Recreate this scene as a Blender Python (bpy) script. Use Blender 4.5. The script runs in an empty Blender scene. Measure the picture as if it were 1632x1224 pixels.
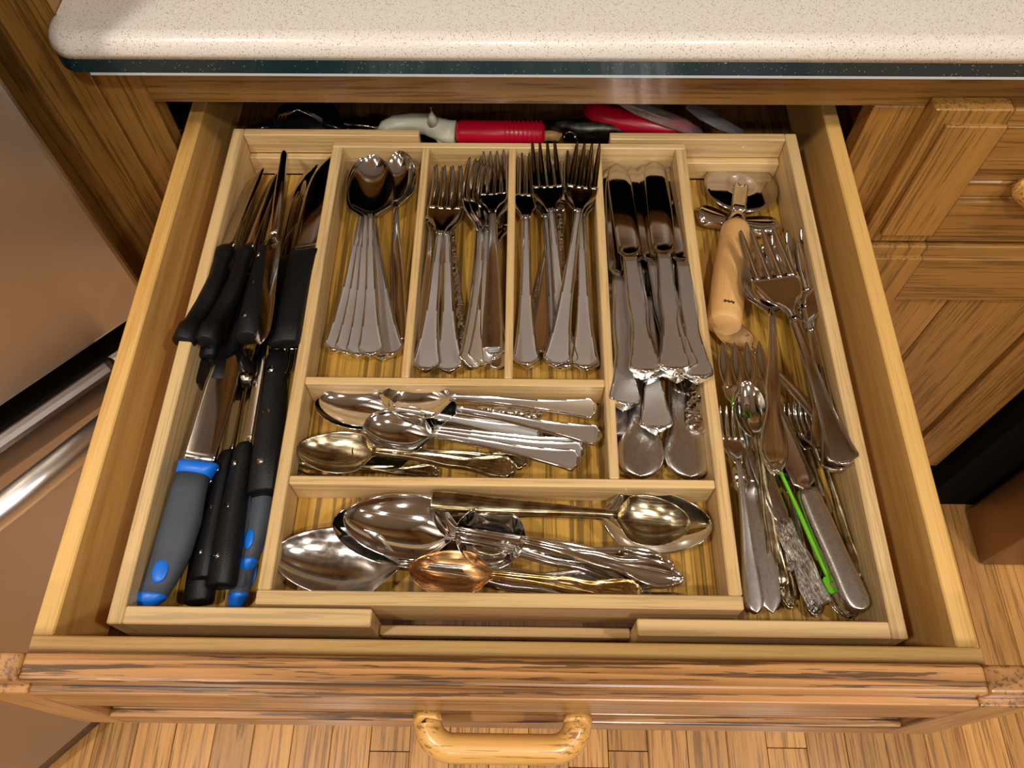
import bpy, bmesh, math, random
import numpy as np
from mathutils import Matrix, Vector

# ------------------------------------------------------------------ camera
CH = 1.26                      # camera height above the kitchen floor (m)
PITCH, YAW, ROLL = math.radians(60.675), math.radians(-1.348), math.radians(-0.638)
FPX = 1272.1
_cy, _sy = math.cos(YAW), math.sin(YAW)
_f = np.array([_sy*math.cos(PITCH), _cy*math.cos(PITCH), -math.sin(PITCH)])
_r = np.array([_cy, -_sy, 0.0]); _u = np.cross(_r, _f)
_c, _s = math.cos(ROLL), math.sin(ROLL)
CR, CU = _c*_r+_s*_u, -_s*_r+_c*_u
scene = bpy.context.scene
C = scene.collection
cam_d = bpy.data.cameras.new('camera'); cam = bpy.data.objects.new('camera', cam_d); C.objects.link(cam)
cam_d.sensor_width = 36; cam_d.lens = FPX*36/1632; cam_d.clip_start = 0.01
Mx = Matrix((tuple(CR), tuple(CU), tuple(-_f))).transposed().to_4x4()
Mx.translation = Vector((0, 0, CH)); cam.matrix_world = Mx
scene.camera = cam

# ------------------------------------------------------------------ world, lights, exposure
w = bpy.data.worlds.new('world'); scene.world = w; w.use_nodes = True
w.node_tree.nodes['Background'].inputs[0].default_value = (1.0, 0.86, 0.68, 1)
w.node_tree.nodes['Background'].inputs[1].default_value = 0.05
scene.view_settings.view_transform = 'Standard'; scene.view_settings.look = 'None'
scene.view_settings.gamma = 1.0; scene.view_settings.use_curve_mapping = False
scene.view_settings.exposure = 0.5

def downlight(x, y, p, r=0.065):
    d = bpy.data.lights.new('downlight', 'AREA'); d.shape = 'DISK'; d.size = r*2; d.energy = p
    d.color = (1.0, 0.965, 0.91); d.spread = math.radians(150)
    o = bpy.data.objects.new('downlight', d); C.objects.link(o); o.location = (x, y, CH+1.135)
for x, y, p in ((-0.75, -0.30, 7.5), (0.30, -0.72, 8), (1.05, -0.28, 7), (-0.45, -1.75, 6), (0.75, -1.75, 6), (1.9, -1.2, 5), (-1.7, -1.3, 5)):
    downlight(x, y, p)

# ------------------------------------------------------------------ helpers
rnd = random.Random(7)
def lin(c):
    return tuple(((v/255)/12.92 if v/255 <= .04045 else ((v/255+.055)/1.055)**2.4) for v in c)+(1,)

def hz(px, py, h):
    """point of the scene seen at (px, py) of the photograph lying h below the camera's height"""
    d = (px-816)/FPX*CR-(py-612)/FPX*CU+_f
    d = d*(h/-d[2]); return Vector((d[0], d[1], CH-h))
def W(x, y, z): return Vector((x, y, z+CH))

def link(name, me, parent=None, mats=()):
    o = bpy.data.objects.new(name, me); C.objects.link(o)
    if parent: o.parent = parent
    return o
def finish(bm, mats, smooth=True, bevel=0):
    bmesh.ops.remove_doubles(bm, verts=bm.verts, dist=1e-6)
    bmesh.ops.recalc_face_normals(bm, faces=bm.faces)
    me = bpy.data.meshes.new('m'); bm.to_mesh(me); bm.free()
    for m in (mats if isinstance(mats, (list, tuple)) else [mats]): me.materials.append(m)
    if smooth: me.polygons.foreach_set('use_smooth', [True]*len(me.polygons))
    return me
def root(name, label, cat, loc=(0, 0, 0), group=None):
    o = bpy.data.objects.new(name, None); C.objects.link(o); o.empty_display_size = .01
    o.location = loc; o['label'] = label; o['category'] = cat
    if group: o['group'] = group
    return o
def box(bm, x0, x1, y0, y1, z0, z1, b=0.0, seg=1):
    t = bmesh.new(); bmesh.ops.create_cube(t, size=1)
    for v in t.verts: v.co = Vector((x0+(v.co.x+.5)*(x1-x0), y0+(v.co.y+.5)*(y1-y0), z0+(v.co.z+.5)*(z1-z0)))
    if b: bmesh.ops.bevel(t, geom=list(t.edges), offset=b, segments=seg, affect='EDGES', profile=.5)
    bmesh.ops.recalc_face_normals(t, faces=t.faces)
    me = bpy.data.meshes.new('t'); t.to_mesh(me); t.free(); bm.from_mesh(me); bpy.data.meshes.remove(me)
def boxobj(name, x0, x1, y0, y1, z0, z1, mat, parent=None, b=0.001, seg=1, cz=True, label=None):
    """box object given in camera-level heights (z measured from the camera height)"""
    c = Vector(((x0+x1)/2, (y0+y1)/2, (z0+z1)/2)); bm = bmesh.new()
    box(bm, x0-c.x, x1-c.x, y0-c.y, y1-c.y, z0-c.z, z1-c.z, b, seg)
    me = finish(bm, mat, smooth=False); o = link(name, me, parent)
    p = Vector((c.x, c.y, c.z+CH)); o.location = p-(parent.location if parent else Vector())
    if parent and parent.parent: o.location = p-parent.location-parent.parent.location
    if label: o['label'] = label
    return o
def curve(pts):
    X = np.array([p[0] for p in pts], float); Y = np.array([p[1] for p in pts], float)
    m = np.zeros(len(X)); d = np.diff(Y)/np.diff(X)
    for i in range(1, len(X)-1): m[i] = 0 if d[i-1]*d[i] <= 0 else 2*d[i-1]*d[i]/(d[i-1]+d[i])
    m[0] = d[0]; m[-1] = d[-1]
    def f(x):
        x = min(max(x, X[0]), X[-1]); i = min(max(int(np.searchsorted(X, x)-1), 0), len(X)-2)
        h = X[i+1]-X[i]; t = (x-X[i])/h
        return float((2*t**3-3*t**2+1)*Y[i]+(t**3-2*t**2+t)*h*m[i]+(-2*t**3+3*t**2)*Y[i+1]+(t**3-t**2)*h*m[i+1])
    return f
VS = [-1, -.93, -.82, -.68, -.45, -.2, 0, .2, .45, .68, .82, .93, 1]
def sheet(bm, xs, yl, yr, zc, th, vs=VS, relief=None, mat=None, p=5):
    top, bot = [], []
    for x in xs:
        a, b = yl(x), yr(x); rt, rb = [], []
        for v in vs:
            y = a+(b-a)*(v+1)/2; f = math.sqrt(max(0, 1-abs(v)**p)); z = zc(x, v, y); t = th(x)/2*f
            rl = relief(x, v, (b-a)/2)*f if relief else 0
            rt.append(bm.verts.new((x, y, z+t+rl)))
            rb.append(rt[-1] if f < 1e-6 else bm.verts.new((x, y, z-t)))
        top.append(rt); bot.append(rb)
    n = len(vs)
    for i in range(len(xs)-1):
        for j in range(n-1):
            for s, g in ((0, top), (1, bot)):
                q = [g[i][j], g[i+1][j], g[i+1][j+1], g[i][j+1]]
                try: fc = bm.faces.new(q if s else q[::-1])
                except ValueError: continue
                if mat and s == 0: fc.material_index = mat((xs[i]+xs[i+1])/2, (vs[j]+vs[j+1])/2, (yr(xs[i])-yl(xs[i])+yr(xs[i+1])-yl(xs[i+1]))/4)
    for k in (0, -1):
        lp = top[k]+bot[k][::-1][1:-1]
        lp2 = []
        for v in lp:
            if v not in lp2: lp2.append(v)
        try: bm.faces.new(lp2)
        except ValueError: pass
def tube(bm, st, n=12, p=2.0, mat=0, caps=True, wob=None):
    """loft of super-ellipses; st = (x, y, z, half_width_y, half_height_z) along x"""
    rings = []
    for k, (x, y, z, ry, rz) in enumerate(st):
        r = []
        for i in range(n):
            a = 2*math.pi*i/n; ca, sa = math.cos(a), math.sin(a)
            q = (wob(k, i) if wob else 1)
            r.append(bm.verts.new((x, y+ry*q*math.copysign(abs(ca)**(2/p), ca), z+rz*q*math.copysign(abs(sa)**(2/p), sa))))
        rings.append(r)
    for a, b in zip(rings, rings[1:]):
        for i in range(n):
            f = bm.faces.new([a[i], a[(i+1) % n], b[(i+1) % n], b[i]]); f.material_index = mat
    if caps:
        for r in (rings[0], rings[-1]): bm.faces.new(r).material_index = mat
def pipe(bm, pts, rad, n=10, ry=None, up=Vector((0, 0, 1)), caps=True):
    """tube along any path; rad may be a list"""
    pts = [Vector(p) for p in pts]; rings = []
    for i, p in enumerate(pts):
        t = (pts[min(i+1, len(pts)-1)]-pts[max(i-1, 0)]).normalized()
        s = t.cross(up)
        if s.length < 1e-3: s = t.cross(Vector((0, 1, 0)))
        s.normalize(); u = s.cross(t).normalized(); r = rad[i] if isinstance(rad, (list, tuple)) else rad
        r2 = (ry[i] if isinstance(ry, (list, tuple)) else ry) if ry else r
        rings.append([bm.verts.new(p+s*r*math.cos(2*math.pi*k/n)+u*r2*math.sin(2*math.pi*k/n)) for k in range(n)])
    for a, b in zip(rings, rings[1:]):
        for i in range(n): bm.faces.new([a[i], a[(i+1) % n], b[(i+1) % n], b[i]])
    if caps:
        for r in (rings[0], rings[-1]): bm.faces.new(r)

# ------------------------------------------------------------------ materials
def base(name):
    m = bpy.data.materials.new(name); m.use_nodes = True; return m, m.node_tree, m.node_tree.nodes['Principled BSDF']
def node(nt, t, **k):
    n = nt.nodes.new(t)
    for a, b in k.items():
        if a.startswith('i_'): n.inputs[int(a[2:])].default_value = b
        else: setattr(n, a, b)
    return n
def ramp(nt, stops):
    r = nt.nodes.new('ShaderNodeValToRGB'); e = r.color_ramp.elements
    while len(e) < len(stops): e.new(.5)
    for k, (p, c) in enumerate(stops): e[k].position = p; e[k].color = c
    return r
def wood(name, light, mid, dark, axis=0, ring=14, pore=.5, rough=.4, coat=.2, var=.12, fine=1.0, band=.5, bump=.15, cath=1.0, lines=1.0):
    m, nt, bs = base(name); L = nt.links.new
    tc = node(nt, 'ShaderNodeTexCoord'); oi = node(nt, 'ShaderNodeObjectInfo')
    mul = node(nt, 'ShaderNodeMath', operation='MULTIPLY', i_1=37.0); L(oi.outputs['Random'], mul.inputs[0])
    add = node(nt, 'ShaderNodeVectorMath', operation='ADD'); L(tc.outputs['Object'], add.inputs[0]); L(mul.outputs[0], add.inputs[1])
    def noise(along, across, detail=3, rough=.5, dist=0):
        sc = [across]*3; sc[axis] = along
        q = node(nt, 'ShaderNodeMapping'); q.inputs['Scale'].default_value = sc; L(add.outputs[0], q.inputs[0])
        n = node(nt, 'ShaderNodeTexNoise'); n.inputs['Scale'].default_value = 1; n.inputs['Detail'].default_value = detail
        n.inputs['Roughness'].default_value = rough; n.inputs['Distortion'].default_value = dist; L(q.outputs[0], n.inputs[0]); return n.outputs[0]
    def math_(op, a, b=None, c=None, clamp=False):
        n = node(nt, 'ShaderNodeMath', operation=op, use_clamp=clamp)
        for k, v in enumerate((a, b, c)):
            if v is None: continue
            if isinstance(v, (int, float)): n.inputs[k].default_value = v
            else: L(v, n.inputs[k])
        return n.outputs[0]
    # growth rings: contour lines of a stretched noise; edge jittered by a finer noise
    cont = math_('MULTIPLY_ADD', noise(1.1, ring, 1.5, .4, .15*cath), 6.0*cath+2, math_('MULTIPLY', noise(10, 130, 2), .45))
    sw = math_('FRACT', cont)                                     # saw-tooth: late wood edge is sharp on one side
    ringv = math_('MULTIPLY', math_('POWER', sw, 1.5), math_('SUBTRACT', 1.15, math_('POWER', sw, 7)))
    streak = noise(5, 75, 3, .6)
    mixv = math_('ADD', math_('MULTIPLY', ringv, -band), math_('MULTIPLY_ADD', streak, .9, .55), None, True)
    r1 = ramp(nt, [(.12, dark), (.55, mid), (1, light)]); L(mixv, r1.inputs[0])
    fineN = noise(16*fine, 620*fine, 3, .65)
    # open pores gather in the dark rings
    pth = math_('MULTIPLY_ADD', ringv, .16, .38)
    pr = math_('LESS_THAN', fineN, pth)
    soft = math_('MULTIPLY_ADD', fineN, .5*lines, 1-.25*lines)
    pf = math_('SUBTRACT', 1.0, math_('MULTIPLY', pr, pore))
    tot = math_('MULTIPLY', soft, pf)
    hs = node(nt, 'ShaderNodeHueSaturation'); L(r1.outputs[0], hs.inputs['Color'])
    vv = math_('MULTIPLY', math_('MULTIPLY_ADD', oi.outputs['Random'], 2*var, 1-var), tot); L(vv, hs.inputs['Value'])
    L(hs.outputs[0], bs.inputs['Base Color'])
    bs.inputs['Roughness'].default_value = rough; bs.inputs['Coat Weight'].default_value = coat; bs.inputs['Coat Roughness'].default_value = .18
    bp = node(nt, 'ShaderNodeBump'); bp.inputs['Strength'].default_value = bump; bp.inputs['Distance'].default_value = .0006
    L(fineN, bp.inputs['Height']); L(bp.outputs[0], bs.inputs['Normal'])
    return m
def oak(axis, tag, **k):
    return wood('oak_'+tag, lin((164, 118, 56)), lin((134, 92, 38)), lin((84, 54, 20)), axis, ring=15, pore=.42, rough=.38, coat=.35, fine=.6, band=.26, cath=.9, **k)
OAKX = oak(0, 'x'); OAKZ = oak(2, 'z'); OAKY = oak(1, 'y')
OAKFX = wood('oak_front', lin((180, 128, 72)), lin((146, 98, 50)), lin((62, 41, 25)), 0, ring=36, pore=.68, rough=.36, coat=.3, cath=1.3, band=.78, fine=.55)
OAKFZ = wood('oak_front_end', lin((176, 124, 68)), lin((140, 92, 46)), lin((84, 56, 32)), 2, ring=26, pore=.5, rough=.33, coat=.5, cath=.8, band=.5, fine=.55)
DRY = wood('drawer_maple', lin((228, 180, 104)), lin((212, 158, 82)), lin((178, 118, 50)), 1, ring=14, pore=.10, rough=.42, coat=.25, band=.42, var=.03, cath=.5, lines=.5)
DRX = wood('drawer_maple_front', lin((228, 184, 112)), lin((210, 158, 84)), lin((174, 116, 52)), 0, ring=14, pore=.10, rough=.42, coat=.25, band=.42, var=.03, cath=.5, lines=.5)
def bamboo(axis, tag, a=(218, 182, 126), b=(200, 160, 102), c=(170, 126, 70)):
    return wood('bamboo_'+tag, lin(a), lin(b), lin(c), axis, ring=40, pore=.16, rough=.42, coat=.15, band=.25, fine=.6, var=.05, cath=.2, bump=.08, lines=.9)
BX, BY = bamboo(0, 'x'), bamboo(1, 'y')
BF = wood('bamboo_floor', lin((196, 150, 66)), lin((162, 118, 42)), lin((84, 56, 16)), 1, ring=120, pore=.45, rough=.42, coat=.15, band=.55, fine=.45, var=.02, cath=.35, bump=.08, lines=1.2)
FLOOR = wood('floor_oak', lin((208, 152, 86)), lin((180, 122, 62)), lin((118, 74, 36)), 1, ring=18, pore=.38, rough=.34, coat=.4, var=.2, cath=1.0, fine=.5, band=.34)
HANDW = wood('handle_oak', lin((226, 172, 96)), lin((204, 146, 70)), lin((150, 98, 42)), 0, ring=26, pore=.5, rough=.36, coat=.4, cath=.8, var=.02, fine=.6)
BEECH = wood('beech', lin((216, 168, 106)), lin((208, 156, 92)), lin((190, 134, 72)), 2, ring=6, pore=.06, rough=.55, coat=0, band=.2, var=.02, cath=.3, lines=.4)
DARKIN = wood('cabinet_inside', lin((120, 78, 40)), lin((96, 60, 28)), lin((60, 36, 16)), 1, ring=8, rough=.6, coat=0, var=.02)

def metal(name, col, rough, tarnish=None, scratch=.25, iso=0, bump=0, tscale=90, stretch=(60, 900, 300)):
    m, nt, bs = base(name); L = nt.links.new
    bs.inputs['Metallic'].default_value = 1; bs.inputs['Base Color'].default_value = lin(col)
    tc = node(nt, 'ShaderNodeTexCoord')
    mp = node(nt, 'ShaderNodeMapping'); mp.inputs['Scale'].default_value = (240, 420, 300) if iso else stretch; L(tc.outputs['Object'], mp.inputs[0])
    n = node(nt, 'ShaderNodeTexNoise'); n.inputs['Scale'].default_value = 1; n.inputs['Detail'].default_value = 4; L(mp.outputs[0], n.inputs[0])
    mr = node(nt, 'ShaderNodeMapRange'); mr.inputs[1].default_value = .4; mr.inputs[2].default_value = .75
    mr.inputs[3].default_value = rough; mr.inputs[4].default_value = rough+scratch*.6; L(n.outputs[0], mr.inputs[0]); L(mr.outputs[0], bs.inputs['Roughness'])
    if tarnish:
        n2 = node(nt, 'ShaderNodeTexNoise'); n2.inputs['Scale'].default_value = tscale; n2.inputs['Detail'].default_value = 5; L(tc.outputs['Object'], n2.inputs[0])
        r = ramp(nt, [(.42, lin(col)), (.62, lin(tarnish))]); L(n2.outputs[0], r.inputs[0]); L(r.outputs[0], bs.inputs['Base Color'])
    if bump:
        v = node(nt, 'ShaderNodeTexVoronoi'); v.inputs['Scale'].default_value = bump; L(tc.outputs['Object'], v.inputs[0])
        b = node(nt, 'ShaderNodeBump'); b.inputs['Distance'].default_value = .0012; b.inputs['Strength'].default_value = .9; L(v.outputs[0], b.inputs['Height']); L(b.outputs[0], bs.inputs['Normal'])
    return m
STEEL = metal('polished_steel', (222, 219, 215), .06, scratch=.12)
SATIN = metal('satin_steel', (232, 230, 227), .42, scratch=.02)
WORN = metal('worn_steel', (208, 203, 197), .14, scratch=.2, iso=1)
BRUSHED = metal('brushed_steel', (218, 214, 209), .27, scratch=.05, iso=1)
BLADE = metal('blade_steel', (196, 190, 184), .06, scratch=.12)
HAMMER = metal('hammered_steel', (214, 208, 200), .1, bump=260)
SILVER = metal('tarnished_silver', (204, 192, 162), .16, tarnish=(158, 136, 98), scratch=.3)
GOLD = metal('gold_plate', (212, 190, 136), .18, tarnish=(182, 146, 88), scratch=.25)
COPPER = metal('copper_stain', (214, 170, 116), .2, tarnish=(184, 124, 74), scratch=.25, tscale=60)
DULL = metal('dull_pewter', (200, 194, 188), .3, tarnish=(140, 128, 118), scratch=.2, iso=1)
FRIDGE = metal('fridge_steel', (184, 172, 160), .30, scratch=.0)
_b = FRIDGE.node_tree.nodes['Principled BSDF']; _b.inputs['Anisotropic'].default_value = .85; _b.inputs['Anisotropic Rotation'].default_value = 0.25
_t = FRIDGE.node_tree.nodes.new('ShaderNodeTangent'); _t.direction_type = 'RADIAL'; _t.axis = 'Z'; FRIDGE.node_tree.links.new(_t.outputs[0], _b.inputs['Tangent'])
FRIDGEG = metal('fridge_trim', (120, 112, 106), .3, scratch=.05)
BRONZE = metal('appliance_bronze', (150, 124, 100), .38, scratch=.05)
def plastic(name, col, rough=.45, coat=0, bump=0, spec=.5):
    m, nt, bs = base(name); bs.inputs['Base Color'].default_value = lin(col); bs.inputs['Roughness'].default_value = rough
    bs.inputs['Coat Weight'].default_value = coat; bs.inputs['Specular IOR Level'].default_value = spec
    if bump:
        tc = node(nt, 'ShaderNodeTexCoord'); n = node(nt, 'ShaderNodeTexNoise'); n.inputs['Scale'].default_value = bump; n.inputs['Detail'].default_value = 2
        nt.links.new(tc.outputs['Object'], n.inputs[0]); b = node(nt, 'ShaderNodeBump'); b.inputs['Distance'].default_value = .0004; b.inputs['Strength'].default_value = .6
        nt.links.new(n.outputs[0], b.inputs['Height']); nt.links.new(b.outputs[0], bs.inputs['Normal'])
    return m
BLACK = plastic('black_plastic', (9, 8, 9), .5, bump=900, spec=.35)
BLACKG = plastic('black_gloss', (14, 13, 14), .18)
GREY = plastic('grey_rubber', (72, 77, 84), .6, spec=.3)
BLUE = plastic('blue_plastic', (16, 112, 220), .4)
GREEN = plastic('green_plastic', (112, 190, 34), .35)
WHITE = plastic('white_plastic', (222, 220, 196), .35)
RED = plastic('red_plastic', (196, 12, 44), .3)
ORANGE = plastic('orange_plastic', (226, 120, 60), .4)
GAPSHADE = plastic('gap_shade_black', (10, 8, 7), .8, spec=.1)  # near-black colour standing for the shade in the gap beside the door
INK = plastic('ink_brown', (70, 46, 24), .8)
PAINT = plastic('ceiling_paint', (206, 210, 212), .9)
WALLP = plastic('wall_paint', (176, 172, 164), .9)
ETCH = plastic('etched_mark', (70, 60, 52), .6)
def clear():
    m, nt, bs = base('clear_wrap'); bs.inputs['Base Color'].default_value = (.9, .85, .85, 1); bs.inputs['Roughness'].default_value = .08
    bs.inputs['Transmission Weight'].default_value = .85; bs.inputs['IOR'].default_value = 1.3
    tc = node(nt, 'ShaderNodeTexCoord'); n = node(nt, 'ShaderNodeTexNoise'); n.inputs['Scale'].default_value = 120
    nt.links.new(tc.outputs['Object'], n.inputs[0]); b = node(nt, 'ShaderNodeBump'); b.inputs['Distance'].default_value = .002
    nt.links.new(n.outputs[0], b.inputs['Height']); nt.links.new(b.outputs[0], bs.inputs['Normal']); return m
CLEAR = clear()
def speckle(name, col, spots, scale, thr):
    m, nt, bs = base(name); L = nt.links.new; tc = node(nt, 'ShaderNodeTexCoord'); prev = None
    bs.inputs['Roughness'].default_value = .3; bs.inputs['Coat Weight'].default_value = .2
    cur = node(nt, 'ShaderNodeRGB'); cur.outputs[0].default_value = lin(col); cur = cur.outputs[0]
    for k, (c, t) in enumerate(spots):
        v = node(nt, 'ShaderNodeTexVoronoi'); v.inputs['Scale'].default_value = scale*(1+.37*k); L(tc.outputs['Object'], v.inputs[0])
        wn = node(nt, 'ShaderNodeSeparateColor'); L(v.outputs['Color'], wn.inputs[0])
        g = node(nt, 'ShaderNodeMath', operation='GREATER_THAN', i_1=t); L(wn.outputs[0], g.inputs[0])
        l = node(nt, 'ShaderNodeMath', operation='LESS_THAN', i_1=thr); L(v.outputs['Distance'], l.inputs[0])
        a = node(nt, 'ShaderNodeMath', operation='MULTIPLY'); L(g.outputs[0], a.inputs[0]); L(l.outputs[0], a.inputs[1])
        mx = node(nt, 'ShaderNodeMix', data_type='RGBA'); L(a.outputs[0], mx.inputs[0]); L(cur, mx.inputs[6]); mx.inputs[7].default_value = lin(c); cur = mx.outputs[2]
    L(cur, bs.inputs['Base Color']); return m
COUNTER = speckle('cream_solid_surface', (246, 238, 226), [((160, 126, 94), .84), ((250, 244, 230), .6), ((196, 170, 136), .7), ((106, 82, 64), .93)], 800, .34)
BAND = speckle('dark_green_solid_surface', (16, 50, 58), [((150, 160, 150), .9), ((8, 16, 18), .5)], 700, .3)

# ------------------------------------------------------------------ room shell
def struct(o, k='structure'): o['kind'] = k; return o
FZ = -CH
fl = struct(boxobj('floor', -2.6, 2.8, -3.2, 1.1, FZ-.05, FZ-.012, DARKIN, b=0))
y = -1.6; PWD = .0572; nrow = 0
x = -1.3
pm = {}
while x < 1.75:
    yy = -.9-rnd.random()*.6
    while yy < .56:
        ln = rnd.choice((.35, .55, .7, .9, 1.2)); 
        if yy+ln > .56: ln = max(.56-yy, .05)
        if yy+ln > -.55:
            boxobj('floor_plank', x+.0004, x+PWD-.0004, yy+.0005, yy+ln-.0005, FZ-.012, FZ, FLOOR, fl, b=.0007)
        yy += ln
    x += PWD
boxobj('floor_field', -2.6, -1.3, -3.2, .56, FZ-.012, FZ-.0005, FLOOR, fl, b=0)
boxobj('floor_field', x, 2.8, -3.2, .56, FZ-.012, FZ-.0005, FLOOR, fl, b=0)
boxobj('floor_field', -1.3, x, -3.2, -.9, FZ-.014, FZ-.003, FLOOR, fl, b=0)
struct(boxobj('ceiling', -2.6, 2.8, -3.2, 1.1, 1.15, 1.19, PAINT, b=0))
struct(boxobj('wall_back', -2.6, 2.8, 1.1, 1.15, FZ-.05, 1.19, WALLP, b=0))
struct(boxobj('wall_front', -2.6, 2.8, -3.25, -3.2, FZ-.05, 1.19, WALLP, b=0))
struct(boxobj('wall_left', -2.65, -2.6, -3.25, 1.15, FZ-.05, 1.19, WALLP, b=0))
struct(boxobj('wall_right', 2.8, 2.85, -3.25, 1.15, FZ-.05, 1.19, WALLP, b=0))

# ------------------------------------------------------------------ base cabinet, counter, panel
F = .528
cab = root('base_cabinet', 'oak base cabinet with open drawer bay under the cream countertop', 'cabinet', (0, F, 0))
boxobj('top_rail', -.31, .660, F, F+.02, -.465, -.4140, OAKX, cab)
boxobj('stile', -.3498, -.31, F, F+.02, FZ+.1, -.4140, OAKZ, cab)
boxobj('stile', .2905, .345, F, F+.02, FZ+.1, -.465, OAKZ, cab)
boxobj('stile', .64, .660, F, F+.02, FZ+.1, -.465, OAKZ, cab)
boxobj('middle_rail', -.31, .2905, F, F+.02, -.635, -.60, OAKX, cab)
boxobj('middle_rail', .335, .64, F, F+.02, -.635, -.60, OAKX, cab)
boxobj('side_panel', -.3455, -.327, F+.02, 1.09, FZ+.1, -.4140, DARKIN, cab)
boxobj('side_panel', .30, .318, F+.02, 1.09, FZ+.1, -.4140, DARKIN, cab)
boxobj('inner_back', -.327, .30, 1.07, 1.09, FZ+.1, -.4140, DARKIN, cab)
boxobj('light_stop_panel', -.31, .2905, F+.004, F+.016, FZ+.1, -.635, OAKZ, cab)  # unseen plain panel, added to keep light out below the drawer
boxobj('toe_board', -.3495, .660, F+.07, F+.085, FZ+.001, FZ+.1, OAKX, cab)
boxobj('slide_rail', -.3265, -.3095, F+.021, 1.0, -.56, -.515, FRIDGEG, cab, label='grey metal drawer slide in the dark bay')

def dhandle(parent, cx, yf, z, name='handle'):
    bm = bmesh.new(); pts = []; hw = .0465; out = .0190; rc = .016
    pts.append((-hw, .001, 0)); pts.append((-hw, -.006, 0))
    for k in range(7):
        a = math.pi+math.pi/2*k/6; pts.append((-hw+rc+rc*math.cos(a), -(out-rc)+rc*math.sin(a)*1.0, 0))
    for k in range(1, 6): pts.append((-hw+rc+(2*hw-2*rc)*k/6, -out, 0))
    for k in range(7):
        a = 1.5*math.pi+math.pi/2*k/6; pts.append((hw-rc+rc*math.cos(a), -(out-rc)+rc*math.sin(a), 0))
    pts.append((hw, -.006, 0)); pts.append((hw, .001, 0))
    pipe(bm, pts, .0088, n=16, ry=.0105)
    o = link(name, finish(bm, HANDW), parent)
    p = Vector((cx, yf, z+CH)); q = parent
    while q: p -= q.location; q = q.parent
    o.location = p; return o

def raised_front(parent, x0, x1, z0, z1, yf, th, sw, rt, rb, matH, matV, split, vertical, label=None):
    """framed front: profiled outer edge, stiles, rails and recessed boards; pieces are meshes under `parent`"""
    st = .0045
    def member(name, a0, a1, b0, b1, mat, edges):
        # three stacked layers give the stepped outer moulding
        c = Vector(((a0+a1)/2, yf+th/2, (b0+b1)/2)); bm = bmesh.new()
        for k, (ins, yy0, yy1) in enumerate(((0, yf+.0046, yf+th), (.0138, yf, yf+.0056))):
            l, r, bo, to = [ins if e else 0 for e in edges]
            box(bm, a0+l-c.x, a1-r-c.x, yy0-c.y, yy1-c.y, b0+bo-c.z, b1-to-c.z, .0022 if k == 0 else .0013, 3)
        o = link(name, finish(bm, mat, smooth=False), parent); p = c+Vector((0, 0, CH)); q = parent
        while q: p -= q.location; q = q.parent
        o.location = p
    member('front_stile', x0, x0+sw, z0, z1, matV, (1, 0, 1, 1)); member('front_stile', x1-sw, x1, z0, z1, matV, (0, 1, 1, 1))
    member('front_rail', x0+sw, x1-sw, z1-rt, z1, matH, (0, 0, 0, 1)); member('front_rail', x0+sw, x1-sw, z0, z0+rb, matH, (0, 0, 1, 0))
    a0, a1, b0, b1 = x0+sw, x1-sw, z0+rb, z1-rt
    if vertical:
        e = [a0]+[a0+(a1-a0)*s for s in split]+[a1]
        for i in range(len(e)-1): boxobj('panel_board', e[i]+.0005, e[i+1]-.0005, yf+.006, yf+th-.003, b0-.004, b1+.004, matV, parent, b=.003)
    else:
        e = [b0]+[b0+(b1-b0)*s for s in split]+[b1]
        for i in range(len(e)-1): boxobj('panel_board', a0-.004, a1+.004, yf+.006, yf+th-.003, e[i]+.0003, e[i+1]-.0003, matH, parent, b=.0015)

rd = bpy.data.objects.new('drawer', None); C.objects.link(rd); rd.parent = cab; rd.location = (.49, -.02, -.52+CH); rd['label'] = 'closed drawer with oak pull'
raised_front(rd, .332, .655, -.6185, -.4540, F-.0205, .02, .064, .062, .062, OAKX, OAKZ, (.5,), False)
dhandle(rd, .490, F-.021, -.535)
dr = bpy.data.objects.new('door', None); C.objects.link(dr); dr.parent = cab; dr.location = (.49, -.02, -.9+CH)
raised_front(dr, .332, .655, -1.162, -.6255, F-.021, .02, .070, .084, .075, OAKX, OAKZ, (.36,), True)

# tall panel at the left and fridge enclosure
tp = root('tall_side_panel', 'tall oak panel standing left of the counter beside the fridge', 'panel', (-.40, F, 0))
boxobj('face_board', -.438, -.3502, F, F+.02, FZ+.001, 1.0, OAKZ, tp)
boxobj('side_board', -.369, -.3502, F+.02, 1.09, FZ+.001, 1.0, OAKZ, tp)

# countertop: rounded front corner, cream slab over a dark green band and a thin cream strip
ct = root('countertop', 'cream speckled countertop with a dark green band along its edge', 'countertop', (0, .5, 0))
def slab(name, z0, z1, mat, inset, rr, topround=False, lab=None):
    def outline(ins):
        o = []; x0, y0 = -.3575+ins, .4985+ins; r = rr
        for k in range(9):
            a = math.pi+math.pi/2*k/8; o.append((x0+r+r*math.cos(a), y0+r+r*math.sin(a)))
        o += [(1.6, y0), (1.6, 1.098), (-.3495, 1.098), (-.3495, .5275), (x0, .5275)]
        return o
    bm = bmesh.new(); lays = [(0, z0), (0, z1)]
    if topround: lays = [(0, z0)]+[(.012*(1-math.cos(math.pi/2*k/7)), z1-.012+.012*math.sin(math.pi/2*k/7)) for k in range(8)]
    rings = []
    for ins, z in lays: rings.append([bm.verts.new((x, y-.5, z+CH)) for x, y in outline(ins)])
    n = len(rings[0])
    for a, b in zip(rings, rings[1:]):
        for i in range(n): bm.faces.new([a[i], a[(i+1) % n], b[(i+1) % n], b[i]])
    bm.faces.new(rings[0]); bm.faces.new(rings[-1])
    me = finish(bm, mat, smooth=topround)
    if topround: me.polygons[-1].use_smooth = False
    o = link(name, me, ct)
    if lab: o['label'] = lab
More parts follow.
